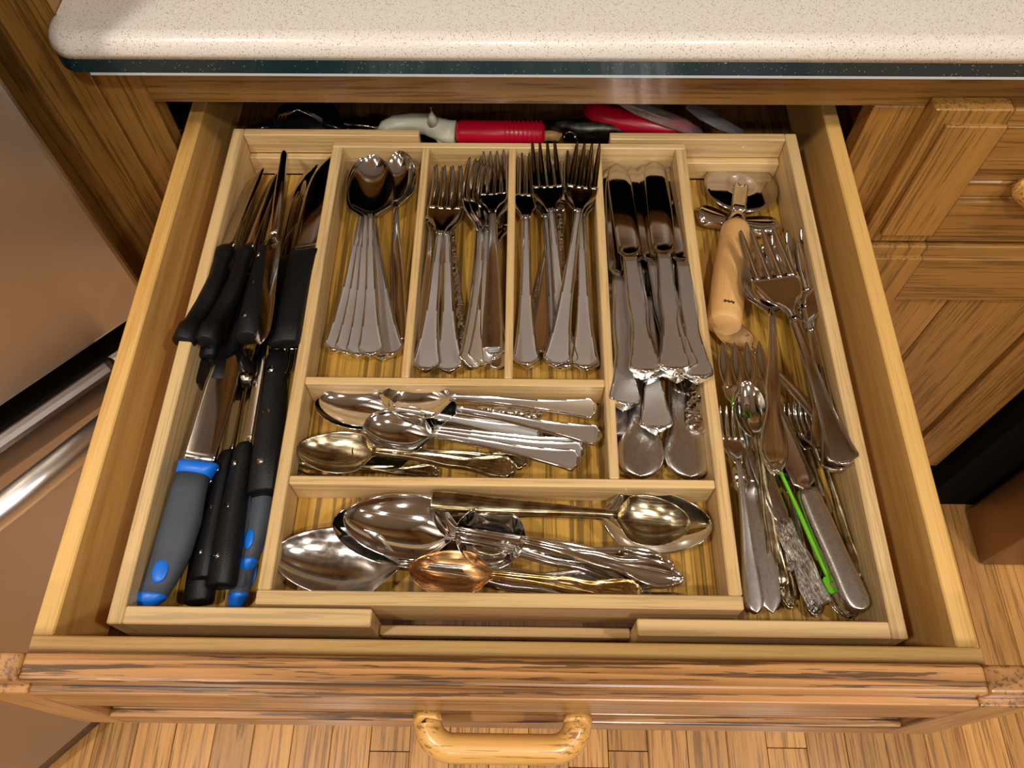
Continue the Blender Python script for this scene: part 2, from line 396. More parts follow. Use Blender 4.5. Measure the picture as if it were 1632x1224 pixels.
slab('slab', -.3988, -.3820, COUNTER, 0, .022, True)
slab('edge_band', -.4108, -.3990, BAND, 0, .022, lab='dark green speckled edge band')
def strip():
    boxobj('under_strip', -.330, 1.6, .4985, .528, -.4135, -.4110, PAINT, ct, b=.0003, label='thin pale strip under the band')
strip()
# upper cabinets above the counter (reflected in the steel)
uc = root('upper_cabinet', 'oak wall cupboard above the counter', 'cabinet', (0, .8, 0))
boxobj('cupboard_body', -.347, 1.6, .80, 1.095, .08, .95, OAKZ, uc)
for k in range(4): boxobj('cupboard_door', -.345+k*.485, .135+k*.485, .778, .7995, .09, .94, OAKZ, uc, b=.003)

# ------------------------------------------------------------------ fridge standing at an angle on the left
P0 = Vector((-.345, .43, 0)); ang = math.atan2(.7147, .6994)
fr = root('fridge', 'stainless steel fridge with a bottom freezer drawer, left of the open drawer', 'fridge', (P0.x, P0.y, 0))
fr.rotation_euler = (0, 0, ang)      # local -x runs along the face, local -y is out of the face
def fbox(name, x0, x1, y0, y1, z0, z1, mat, b=.004, seg=3, label=None):
    bm = bmesh.new(); box(bm, x0, x1, y0, y1, z0+CH, z1+CH, b, seg); o = link(name, finish(bm, mat, smooth=False), fr)
    if label: o['label'] = label
fbox('body', -.90, -.01, .05, .55, -1.24, .52, FRIDGEG)
fbox('fridge_door', -.455, 0, -.0, .048, -.618, .52, FRIDGE, .006)
fbox('fridge_door', -.905, -.459, -.0, .048, -.618, .52, FRIDGE, .006)
fbox('freezer_drawer', -.905, 0, -.012, .045, -1.20, -.636, FRIDGE, .008, label='brushed steel freezer drawer')
for v in [o for o in bpy.data.objects if o.name.startswith('freezer_drawer')][0].data.vertices:
    if v.co.y < .01: v.co.y -= .024*(CH-.636-v.co.z)/.56           # the front leans out a little towards the floor
fbox('drawer_trim', -.905, -.06, -.020, -.0, -.674, -.632, FRIDGEG, .009, label='dark grey top trim of the freezer drawer')
fbox('kick_plate', -.90, -.01, -.02, .045, -1.258, -1.205, FRIDGEG)
bm = bmesh.new(); pipe(bm, [(-.86, -.046, -.664+CH), (-.65, -.054, -.665+CH), (-.4, -.058, -.666+CH), (-.2, -.052, -.665+CH), (-.05, -.044, -.664+CH)], .0140, n=20); o = link('freezer_handle', finish(bm, metal('handle_bar_steel', (222, 217, 210), .32, scratch=.02)), fr)
for xx in (-.84, -.07):
    bm = bmesh.new(); pipe(bm, [(xx, -.012, -.662+CH), (xx, -.040, -.662+CH)], .010, n=12); link('handle_post', finish(bm, FRIDGEG), fr)

# appliance at the right beyond the door
ap = root('dishwasher', 'brown-grey appliance standing on the floor right of the cabinet door', 'appliance', (1.0, .45, 0))
boxobj('front_panel', .735, 1.33, .382, .476, FZ+.002, -.72, BRONZE, ap, b=.006, seg=3)
boxobj('body', .664, 1.32, .485, 1.08, FZ+.002, -.43, GAPSHADE, ap)  # body run out to the door, painted black as the gap's shade
boxobj('badge', .80, .83, .3795, .3825, -1.20, -1.196, STEEL, ap, b=.0004, label='small bright trim bar')

# ------------------------------------------------------------------ the open drawer
dw = root('pull_out_drawer', 'open oak and maple cutlery drawer pulled out of the cabinet', 'drawer', (0, .1, 0))
boxobj('side_panel', -.2985, -.2852, .1017, .965, -.590, -.500, DRY, dw, b=.001)
boxobj('side_panel', .2648, .2780, .1017, .965, -.590, -.500, DRY, dw, b=.001)
boxobj('front_board', -.2985, .2800, .0836, .1014, -.590, -.500, DRX, dw, b=.001)
boxobj('back_board', -.2852, .2648, .950, .965, -.590, -.505, DRX, dw)
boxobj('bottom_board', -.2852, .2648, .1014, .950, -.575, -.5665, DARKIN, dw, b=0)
fx = bpy.data.objects.new('drawer_front', None); C.objects.link(fx); fx.parent = dw; fx.location = (0, -.025, CH-.53); fx['label'] = 'framed oak drawer front with worn dark grain'
raised_front(fx, -.318, .2985, -.617, -.4540, .0632, .0200, .046, .062, .048, OAKFX, OAKFZ, (.5,), False)
dhandle(fx, -.0095, .0632, -.533, 'drawer_pull')

# ------------------------------------------------------------------ bamboo organiser
T, CF, SF = -.515, -.543, -.558
tr = root('cutlery_tray', 'expandable bamboo cutlery tray lying in the open drawer', 'tray', (0, .33, 0))
def tb(n, *a, m=BX, **k): return boxobj(n, *a, m, tr, b=.0008, **k)
tb('side_wall', -.2625, -.2525, .112, .552, -.5655, T, m=BY); tb('side_wall', .2340, .2442, .109, .5495, -.5655, T, m=BY)
tb('end_wall', -.2523, -.0940, .1120, .1235, -.5655, T); tb('end_wall', .0748, .2338, .1090, .1195, -.5655, T)
tb('end_wall', -.2523, -.0940, .5440, .5520, -.5370, T); tb('end_wall', .0774, .2338, .5410, .5495, -.5370, T)
tb('lower_rail', -.2523, -.1705, .5380, .5450, -.5580, -.5375); tb('lower_rail', .1440, .2338, .5350, .5425, -.5580, -.5375)
tb('lower_rail', -.0935, .0745, .1140, .1205, -.5560, -.5470); tb('lower_rail', -.17, .14, .5400, .5460, -.5600, -.5480)
tb('side_wall', -.1700, -.1610, .1350, .5295, -.5560, T, m=BY); tb('side_wall', .1348, .1438, .1350, .5295, -.5560, T, m=BY)
tb('end_wall', -.1700, .1438, .5297, .5360, -.5560, T); tb('end_wall', -.1700, .1438, .1257, .1348, -.5560, T)
tb('divider', -.0897, -.0835, .2947, .5295, CF, T-.0005, m=BY); tb('divider', -.0127, -.0065, .2947, .5295, CF, T-.0005, m=BY)
tb('divider', .0620, .0688, .2152, .5295, CF, T-.0005, m=BY)
tb('divider', -.1608, .0618, .2882, .2945, CF, T-.0005); tb('divider', -.1608, .1346, .2087, .2150, CF, T-.0005)
tb('base_board', -.1608, .1346, .1350, .5295, -.5475, CF, m=BF)
tb('base_board', -.2523, -.1702, .1237, .5378, -.5655, SF, m=BF); tb('base_board', .1440, .2338, .1197, .5348, -.5655, SF, m=BF)

# @@CUTLERY@@
# ------------------------------------------------------------------ cutlery builders
# every kind lies along +x: handle end at x = 0, tip at x = L
def blist(a, b, n): return [a+(b-a)*i/(n-1) for i in range(n)]
FLARE = [(0, .0004), (.0008, .0024), (.0020, .0048), (.0031, .0060), (.0039, .0065), (.0048, .0086), (.0062, .0102), (.0085, .0106), (.012, .0099), (.020, .0086), (.032, .0072), (.05, .0056), (.075, .0045), (.10, .0037), (.125, .0033)]
ROUND = [(0, .0004), (.0008, .0040), (.0025, .0070), (.0055, .0092), (.011, .0104), (.025, .0096), (.05, .0070), (.08, .0048), (.10, .0038), (.125, .0033)]
SQUARE = [(0, .0086), (.0006, .0092), (.01, .0094), (.04, .0080), (.08, .0058), (.10, .0044), (.125, .0033)]
DROP = [(0, .0004), (.0010, .0036), (.0035, .0060), (.0060, .0075), (.011, .0106), (.020, .0128), (.031, .0118), (.044, .0078), (.054, .0062), (.062, .0074), (.070, .0070), (.085, .0050), (.105, .0040), (.125, .0035)]
SHELL = [(0, .0004), (.0008, .0040), (.0022, .0062), (.0034, .0066), (.0048, .0086), (.0075, .0101), (.013, .0102), (.030, .0076), (.045, .0056), (.06, .0062), (.075, .0048), (.10, .0038), (.125, .0033)]
def handle_bm(prof, L, hx, th, zprof, style, wsc=1.0):
    f0 = curve(prof); k = hx/.125
    wf = lambda x: f0(x if x < .012 else .012+(x-.012)*(.113/(hx-.012)))*wsc
    zf = curve(zprof); bm = bmesh.new()
    xs = [0, .0005, .0011, .0018, .0025, .0031, .0038, .0046, .0056, .0068, .0082, .010, .0125, .016]+blist(.020, hx+.003, 18)
    vs = [-1, -.96, -.92, -.88, -.83, -.78, -.70, -.55, -.4, -.2, 0, .2, .4, .55, .70, .78, .83, .88, .92, .96, 1]
    def dist(x, v, w): return min((1-abs(v))*w, x*.8)
    def relief(x, v, w):
        w = max(w, 1e-4); d = dist(x, v, w)
        if style == 'rim': return .0012*math.exp(-((d-.0012)/.0007)**2)-(.0003 if d > .0020 else 0)
        if style == 'plain': return .0006*(1-v*v)
        if style == 'hammer': return .0004*(1-v*v)
        r = .0016*math.exp(-((d-.0015)/.0008)**2)
        if style == 'ornate':
            if x < .06: r += .0022*math.exp(-(v/.2)**2)*max(0, 1-x/.07)+.0009*math.exp(-((abs(v)-.5)/.13)**2)*max(0, 1-x/.03)
            r += .0005*math.sin(x*900)*math.exp(-(x/.012)**2)
        if style == 'scroll': r += .0007*math.sin(x*1500)*math.sin(v*9)*(1 if x < .055 else .2)
        return r
    def mat(x, v, w):
        return 1 if style == 'rim' and dist(x, v, max(w, 1e-4)) > .0020 and x > .004 else 0
    sheet(bm, xs, lambda x: -wf(x), wf, lambda x, v, y: zf(x), lambda x: th, vs, relief, mat)
    return bm
def mk_spoon(prof, style, L=.2, a=.066, b=.0205, depth=.0095, mats=(STEEL, SATIN), wsc=1.0, egg=.12, th=.0028, neck=.013, rnd_=False):
    hx = L-a; zp = [(0, .0022), (hx*.35, .0050), (hx*.75, neck*.85), (hx, neck), (L, neck)]
    hb = handle_bm(prof, L, hx, th, zp, style, wsc); bm = bmesh.new()
    n = 22; us = [-math.cos(math.pi*i/(n-1)) for i in range(n)]; xs = [hx+a*(u+1)/2 for u in us]
    def wf(x):
        u = min(max((x-hx)/a*2-1, -1), 1)
        base = b*math.sqrt(max(0, 1-u*u))*(1-egg*u)
        if u < -.6 and not rnd_: base = max(base*(.35+.65*min(1, (u+1)/.4)), .0033*(u > -1.01))
        return max(base, .0004)
    rim = curve([(hx, neck), (hx+a*.25, neck-.0022), (hx+a*.7, neck-.0030), (L, neck-.0012)])
    def zc(x, v, y):
        u = (x-hx)/a*2-1
        return rim(x)-depth*(1-abs(v)**2.3)*max(0, 1-abs(u)**2.3)**.75
    sheet(bm, xs, lambda x: -wf(x), wf, zc, lambda x: .0016, [-1, -.96, -.88, -.76, -.6, -.42, -.2, 0, .2, .42, .6, .76, .88, .96, 1], p=10)
    return [('handle', finish(hb, list(mats))), ('bowl', finish(bm, mats[0] if len(mats) < 3 else mats[2]))], L
def mk_fork(prof, style, L=.2, hd=.068, b=.0128, tine=.044, n=4, mats=(STEEL, SATIN), wsc=1.0, th=.0028, leaf=False, floral=False, curv=1.0):
    hx = L-hd; neck = .012
    zp = [(0, .0022), (hx*.35, .0050), (hx*.75, neck*.85), (hx, neck)]
    hb = handle_bm(prof, L, hx, th, zp, style, wsc); bm = bmesh.new()
    zf = curve([(hx, neck), (hx+hd*.18, neck-.003), (hx+hd*.42, neck-.0078*curv), (hx+hd*.62, neck-.0090*curv), (hx+hd*.85, neck-.0060*curv), (L, .0115)])
    rt = L-tine
    wf = curve([(hx, .0033), (hx+(rt-hx)*.25, .0052), (hx+(rt-hx)*.55, b*.80), (hx+(rt-hx)*.85, b*.98), (rt+.004, b)])
    sheet(bm, blist(hx, rt+.003, 12), lambda x: -wf(x), wf, lambda x, v, y: zf(x)+.0012*v*v, lambda x: .0022, [-1, -.9, -.6, -.3, 0, .3, .6, .9, 1], p=10)
    pitch = 2*b/n
    for i in range(n):
        c0 = (i-(n-1)/2)*pitch
        cf = lambda x, c0=c0: c0*(1-.06*(x-rt)/tine)
        hw = curve([(rt, pitch*.49), (rt+.004, pitch*.41), (rt+tine*.5, pitch*.37), (L-.008, pitch*.27), (L-.0012, pitch*.15), (L, .0003)])
        if leaf: hw = curve([(rt, pitch*.49), (rt+.003, pitch*.34), (rt+.007, pitch*.32), (rt+.012, pitch*.45), (rt+tine*.55, pitch*.46), (L-.008, pitch*.30), (L-.0012, pitch*.09), (L, .0003)])
        sheet(bm, [rt]+blist(rt+.003, L-.006, 7)+[L-.003, L-.0012, L], lambda x: cf(x)-hw(x), lambda x: cf(x)+hw(x),
              lambda x, v, y: zf(x)+.0012*(c0/b)**2, lambda x: .0024, [-1, -.8, 0, .8, 1], p=6)
    out = [('handle', finish(hb, list(mats))), ('fork_head', finish(bm, mats[0] if len(mats) < 3 else mats[2]))]
    if floral:
        b = bmesh.new(); tube(b, [(hx-.022, 0, neck*.82, .0034, .0026), (hx-.018, 0, neck*.86, .0054, .0034), (hx-.010, 0, neck*.9, .0058, .0036), (hx-.004, 0, neck*.96, .0050, .0032), (hx, 0, neck, .0032, .0024)], 12, 2)
        out.append(('floral_collar', finish(b, HAMMER)))
    return out, L
def mk_knife(style='rim', L=.235, hl=.112, prof=FLARE, mats=(STEEL, SATIN), serr=True, th=.0075, wsc=1.12, bw=.0108):
    hb = handle_bm([(p, q+(.0022 if p > .05 else 0)) for p, q in prof], L, hl, th, [(0, .0045), (hl, .0052)], style, wsc); bm = bmesh.new()
    bl = L-hl
    lo = curve([(hl, -.0045), (hl+.006, -.0040), (hl+.012, -bw), (hl+bl*.5, -bw*1.04), (L-.02, -bw*1.0), (L-.006, -bw*.62), (L-.002, -bw*.3), (L, -.0005)])
    hi = curve([(hl, .0045), (hl+.006, .0045), (hl+.012, bw*.8), (L-.03, bw*.9), (L-.012, bw*.8), (L-.003, bw*.35), (L, .0003)])
    xs = [hl-.002, hl+.003, hl+.006, hl+.009, hl+.012]+blist(hl+.02, L-.03, 6)+[L-.022, L-.015, L-.01, L-.006, L-.003, L-.001, L]
    sheet(bm, xs, lo, hi, lambda x, v, y: .0052, lambda x: .0018 if x > hl+.01 else .005, [-1, -.9, -.5, 0, .5, .9, 1], p=3)
    return [('handle', finish(hb, list(mats))), ('blade', finish(bm, mats[2] if len(mats) > 2 else BLADE))], L
def mk_bulb(L=.225):
    """one-piece knife whose handle ends in a broad drop-shaped pad"""
    pr = [(0, .0004), (.001, .0055), (.004, .0105), (.009, .0138), (.017, .0152), (.026, .0142), (.040, .0100), (.055, .0074), (.08, .0060), (.125, .0058)]
    return mk_knife('plain', L, .115, pr, (BRUSHED, BRUSHED, BLADE), th=.006, wsc=1.0)
def mk_blackknife(kind, L=.215):
    """knives with black handles, blade edge-on along +z/-z plane (local y is thickness)"""
    bm = bmesh.new(); parts = []; N = 16
    if kind == 'curved':
        hl = .115
        st = [(0, 0, -.007, .0084, .0096), (.0015, 0, -.007, .0094, .0106), (.019, 0, -.006, .0094, .0106), (.0205, 0, -.005, .0076, .0086), (.045, 0, .001, .0078, .0090), (.075, 0, .003, .0070, .0082), (.095, 0, 0, .0064, .0072), (.103, 0, -.001, .0070, .0100), (.110, 0, -.002, .0072, .0108), (hl, 0, -.001, .0050, .0080)]
        tube(bm, st, N, 2.4)
        parts.append(('handle', finish(bm, BLACK)))
        z0 = -.001; bh = .0112
    elif kind == 'straight':
        hl = .118
        st = [(0, 0, 0, .0078, .0104), (.0015, 0, 0, .0090, .0116), (.03, 0, 0, .0090, .0112), (.07, 0, 0, .0078, .0096), (.105, 0, 0, .0062, .0084), (.114, 0, 0, .0052, .0078), (hl, 0, 0, .0036, .0064)]
        tube(bm, st, N, 2.8); parts.append(('handle', finish(bm, BLACK))); z0 = 0; bh = .0095
        for x in (.022, .062, .098):
            for sgn in (-1, 1):
                rb = bmesh.new(); t = rb; bmesh.ops.create_cone(t, cap_ends=True, segments=14, radius1=.0028, radius2=.0026, depth=.001, matrix=Matrix.Translation((x, sgn*(.0088 if x < .05 else .0074), 0)) @ Matrix.Rotation(math.pi/2, 4, 'X'))
                parts.append(('rivet', finish(rb, STEEL)))
    elif kind == 'broad':
        hl = .108
        st = [(0, 0, 0, .0055, .0125), (.0015, 0, 0, .0066, .0142), (.02, 0, 0, .0080, .0140), (.07, 0, 0, .0080, .0128), (.098, 0, 0, .0068, .0140), (.105, 0, 0, .0052, .0150), (hl, 0, 0, .0030, .0146)]
        tube(bm, st, N, 3.4); parts.append(('handle', finish(bm, BLACK))); z0 = 0; bh = .0165
    b = bmesh.new(); bl = L-hl
    lo = curve([(hl-.004, -bh*.8), (hl+.01, -bh*.95), (hl+bl*.6, -bh*.9), (L-.012, -bh*.35), (L, z0+bh*.65)])
    hi = curve([(hl-.004, bh*.7), (hl+.01, bh*.8), (L-.02, bh*.85), (L, bh*.7)])
    # blade sheet made flat (xy) and then turned on edge
    sheet(b, blist(hl-.004, L-.02, 10)+[L-.014, L-.009, L-.005, L-.002, L], lo, hi, lambda x, v, y: 0, lambda x: .0016, [-1, -.8, -.3, .3, .8, 1], p=2)
    bmesh.ops.transform(b, matrix=Matrix.Rotation(math.pi/2, 4, 'X'), verts=b.verts)
    parts.append(('blade', finish(b, BLADE)))
    return parts, L
def mk_bluegrip(L=.245, q=1.0):
    hl = .128; parts = []
    bm = bmesh.new()
    st = [(.006, 0, -.004, .0076, .0100), (.02, 0, -.001, .0080, .0112), (.045, 0, .002, .0096, .0128), (.075, 0, .002, .0102, .0132), (.10, 0, 0, .0090, .0122), (hl-.012, 0, 0, .0086, .0118)]
    tube(bm, [(a_, b_, c_, d_*q, e_*q) for a_, b_, c_, d_, e_ in st], 18, 2.5); parts.append(('handle', finish(bm, GREY)))
    b = bmesh.new(); tube(b, [(a_, b_, c_, d_*q, e_*q) for a_, b_, c_, d_, e_ in [(hl-.0125, 0, 0, .0089, .0121), (hl-.004, 0, .0012, .0086, .0136), (hl-.001, 0, .0015, .0070, .0150), (hl+.001, 0, .0012, .0040, .0140)]], 18, 3.2); parts.append(('collar', finish(b, BLUE)))
    b = bmesh.new(); tube(b, [(a_, b_, c_, d_*q, e_*q) for a_, b_, c_, d_, e_ in [(-.003, 0, -.008, .0030, .0044), (0, 0, -.007, .0062, .0084), (.006, 0, -.0042, .0079, .0104), (.009, 0, -.003, .0075, .0098)]], 18, 2.5); parts.append(('end_cap', finish(b, BLUE)))
    for sg in (-1, 1):
        b = bmesh.new(); t = b; bmesh.ops.create_uvsphere(t, u_segments=16, v_segments=8, radius=1); bmesh.ops.scale(t, vec=(.0105, .0022, .0068), verts=t.verts); bmesh.ops.translate(t, vec=(.026, sg*.0080*q, .001), verts=t.verts)
        parts.append(('grip_inset', finish(b, BLUE)))
    b = bmesh.new(); bh = .0125*(1.3 if q > 1 else 1)
    lo = curve([(hl-.004, -bh), (hl+.09, -bh), (L-.01, -bh*.6), (L, bh*.4)]); hi = curve([(hl-.004, bh), (L-.02, bh*.95), (L, bh*.65)])
    sheet(b, blist(hl-.004, L-.02, 8)+[L-.013, L-.007, L-.003, L], lo, hi, lambda x, v, y: 0, lambda x: .0016, [-1, -.8, -.3, .3, .8, 1], p=2)
    bmesh.ops.transform(b, matrix=Matrix.Rotation(math.pi/2, 4, 'X'), verts=b.verts); parts.append(('blade', finish(b, BLADE)))
    return parts, L

def mk_pizza():
    parts = []; r = .0138
    b = bmesh.new(); tube(b, [(0, 0, 0, .0124, .0124), (.0012, 0, 0, r*.97, r*.97), (.006, 0, 0, r, r), (.055, 0, 0, r*1.01, r*1.01), (.100, 0, 0, r*.90, r*.90), (.106, 0, 0, r*.82, r*.82), (.108, 0, 0, r*.70, r*.70)], 28)
    parts.append(('handle', finish(b, BEECHX)))
    b = bmesh.new(); tube(b, [(.1075, 0, 0, .0082, .0082), (.112, 0, 0, .0084, .0084), (.121, 0, 0, .0074, .0070), (.124, 0, 0, .0050, .0040)], 20); parts.append(('ferrule', finish(b, STEEL)))
    b = bmesh.new()                                             # thumb guard: a bent wing plate across the neck
    xs = blist(-.0345, .0345, 21)
    for s in (1,):
        rows = []
        for y in xs:
            q = abs(y)/.0345; wd = .0052+.0060*math.sin(min(1, q)*math.pi*.62); cx = .1175-.004*q*q; z = -.0030+.0085*q*q
            e = .0008; wd *= math.sqrt(max(.02, 1-q**8))
            rows.append([b.verts.new((cx-wd, y, z-.004)), b.verts.new((cx, y, z+.0012)), b.verts.new((cx+wd, y, z-.001)), b.verts.new((cx+wd, y, z-.001-e)), b.verts.new((cx, y, z+.0012-e)), b.verts.new((cx-wd, y, z-.004-e))])
        for a, c in zip(rows, rows[1:]):
            for i in range(6): b.faces.new([a[i], a[(i+1) % 6], c[(i+1) % 6], c[i]])
        b.faces.new(rows[0]); b.faces.new(rows[-1])
    parts.append(('thumb_guard', finish(b, STEEL)))
    cx = .158; b = bmesh.new()
    prof = [(.0015, 0), (.0010, .012), (.0011, .0122), (.0008, .0150), (.0008, .0285), (.0001, .0325)]; n = 64
    rings = []
    for sgn in (1, -1):
        rr = [[b.verts.new((cx+rad*math.cos(2*math.pi*i/n), rad*math.sin(2*math.pi*i/n), sgn*h)) for i in range(n)] for h, rad in prof[1:]]
        for p, q in zip(rr, rr[1:]):
            for i in range(n): b.faces.new([p[i], p[(i+1) % n], q[(i+1) % n], q[i]])
        b.faces.new(rr[0]); rings.append(rr[-1])
    for i in range(n): b.faces.new([rings[0][i], rings[0][(i+1) % n], rings[1][(i+1) % n], rings[1][i]])
    parts.append(('wheel', finish(b, BLADE)))
    for sg in (1, -1):
        b = bmesh.new(); sheet(b, [.121, .128, .134, cx-.004, cx, cx+.004, cx+.0062], lambda x: -(.0062 if x < cx+.004 else .003), lambda x: (.0062 if x < cx+.004 else .003), lambda x, v, y: sg*(.0016+.0030*(x < .13)+.0012*(x < cx)), lambda x: .0016, [-1, -.7, 0, .7, 1], p=8)
        parts.append(('fork_arm', finish(b, STEEL)))
    b = bmesh.new(); bmesh.ops.create_cone(b, cap_ends=True, segments=24, radius1=.0046, radius2=.0036, depth=.0074, matrix=Matrix.Translation((cx, 0, .0006))); parts.append(('axle', finish(b, WORN, False)))
    b = bmesh.new(); q = random.Random(3)
    xs = blist(-.0040, .0040, 9)
    sheet(b, xs, lambda t: -.0010-.0006*math.sin(t*2400), lambda t: .0010+.0007*math.cos(t*1900), lambda x, v, y: 0, lambda x: .0003, [-1, 0, 1])
    bmesh.ops.transform(b, matrix=Matrix.Translation((.0135, 0, r*.999)) @ Matrix.Rotation(math.pi/2, 4, 'Z'), verts=b.verts); parts.append(('ink_mark', finish(b, INK)))
    return parts, .158
def mk_bark():
    parts = []; b = bmesh.new(); q = random.Random(5); tw = [[q.uniform(.93, 1.07) for _ in range(20)] for _ in range(16)]
    st = [(0, 0, 0, .0096, .0082), (.0015, 0, 0, .0110, .0094)]+[(.004+.078*i/11, .0012*math.sin(i*.9), 0, .0112-.0026*i/11, .0095-.0016*i/11) for i in range(12)]+[(.084, 0, 0, .0060, .0052)]
    tube(b, st, 20, 2.2, wob=lambda k, i: tw[k][i]); parts.append(('handle', finish(b, BARK)))
    b = bmesh.new(); pipe(b, [(.040, .004, 0), (.041, .009, .0005), (.0385, .0125, .001), (.037, .0142, .001)], [.0050, .0044, .0036, .0026], 12); parts.append(('twig_stub', finish(b, BARK)))
    b = bmesh.new(); sheet(b, [.080, .085, .088, .10, .115, .13, .142, .15, .155, .158, .16], curve([(.08, -.004), (.088, -.0085), (.13, -.0105), (.155, -.006), (.16, -.0005)]), curve([(.08, .004), (.088, .0075), (.13, .0085), (.155, .0055), (.16, .0005)]), lambda x, v, y: 0, lambda x: .0018, [-1, -.8, -.3, .3, .8, 1], p=3)
    parts.append(('blade', finish(b, WORN))); return parts, .16
def mk_green():
    parts = []; b = bmesh.new()
    sheet(b, blist(.010, .118, 16), lambda x: -.0017-.0005*math.sin(x*60), lambda x: .0017+.0005*math.sin(x*60), lambda x, v, y: .0035+.003*math.sin(x*14), lambda x: .0035, [-1, -.7, 0, .7, 1], p=3); parts.append(('handle', finish(b, GREEN)))
    b = bmesh.new(); n = 20; sq = []; ci = []
    for i in range(n):
        a = 2*math.pi*i/n; m = max(abs(math.cos(a)), abs(math.sin(a))); sq.append((.0056*math.cos(a)/m+.0056, .0052*math.sin(a)/m)); ci.append((.0056+.0021*math.cos(a), .0021*math.sin(a)))
    R = [[b.verts.new((x, y, z)) for x, y in L_] for L_, z in ((sq, .002), (sq, .0052), (ci, .0052), (ci, .002))]
    for k in range(4):
        for i in range(n): b.faces.new([R[k][i], R[k][(i+1) % n], R[(k+1) % 4][(i+1) % n], R[(k+1) % 4][i]])
    parts.append(('end_tab', finish(b, GREEN, False)))
    a, hx = .040, .118; b = bmesh.new(); us = [-math.cos(math.pi*i/15) for i in range(16)]; xs = [hx+a*(u+1)/2 for u in us]
    wf = lambda x: max(.0136*math.sqrt(max(0, 1-(((x-hx)/a*2-1)**2))), .0026 if x < hx+.01 else .0004)
    sheet(b, xs, lambda x: -wf(x), wf, lambda x, v, y: .0065-.006*(1-v*v)*max(0, 1-((x-hx)/a*2-1)**2), lambda x: .0018, [-1, -.9, -.6, -.3, 0, .3, .6, .9, 1], p=8); parts.append(('bowl', finish(b, GREEN)))
    return parts, .158
def mk_slotted(L=.155):
    hx = L-.046; hb = handle_bm(SHELL, L, hx, .0032, [(0, .0022), (hx*.35, .0050), (hx*.75, .009), (hx, .011)], 'ornate', .8); bm = bmesh.new(); a = .046
    us = [-math.cos(math.pi*i/23) for i in range(24)]; xs = [hx+a*(u+1)/2 for u in us]
    wf = lambda x: max(.0128*math.sqrt(max(0, 1-((x-hx)/a*2-1)**2)), .0033 if x < hx+.004 else .0004)
    sheet(bm, xs, lambda x: -wf(x), wf, lambda x, v, y: .0105-.007*(1-abs(v)**2.3)*max(0, 1-((x-hx)/a*2-1)**2)**.8, lambda x: .0015, [-1, -.9, -.66, -.56, -.42, -.16, -.06, .06, .16, .42, .56, .66, .9, 1], p=10)
    kill = []
    for f in bm.faces:
        c = f.calc_center_median(); v = c.y/max(wf(c.x), 1e-5)
        if hx+a*.38 < c.x < hx+a*.80 and (.42 < abs(v) < .66 or abs(v) < .16) : kill.append(f)
    bmesh.ops.delete(bm, geom=kill, context='FACES')
    return [('handle', finish(hb, [SILVER])), ('bowl', finish(bm, STEEL))], L
BEECHX = wood('beech_handle', lin((218, 168, 104)), lin((210, 156, 90)), lin((192, 134, 70)), 0, ring=5, pore=.05, rough=.55, coat=0, band=.12, var=.02, cath=.1, lines=.4)
def barkmat():
    m = metal('bark_pewter', (206, 196, 188), .24, tarnish=(150, 136, 126), scratch=.2, tscale=300)
    nt = m.node_tree; tc = node(nt, 'ShaderNodeTexCoord'); mp = node(nt, 'ShaderNodeMapping'); mp.inputs['Scale'].default_value = (55, 700, 700)
    n = node(nt, 'ShaderNodeTexNoise'); n.inputs['Scale'].default_value = 1; n.inputs['Detail'].default_value = 4
    nt.links.new(tc.outputs['Object'], mp.inputs[0]); nt.links.new(mp.outputs[0], n.inputs[0])
    b = node(nt, 'ShaderNodeBump'); b.inputs['Distance'].default_value = .004; b.inputs['Strength'].default_value = 1
    nt.links.new(n.outputs[0], b.inputs['Height']); nt.links.new(b.outputs[0], nt.nodes['Principled BSDF'].inputs['Normal']); return m
BARK = barkmat()

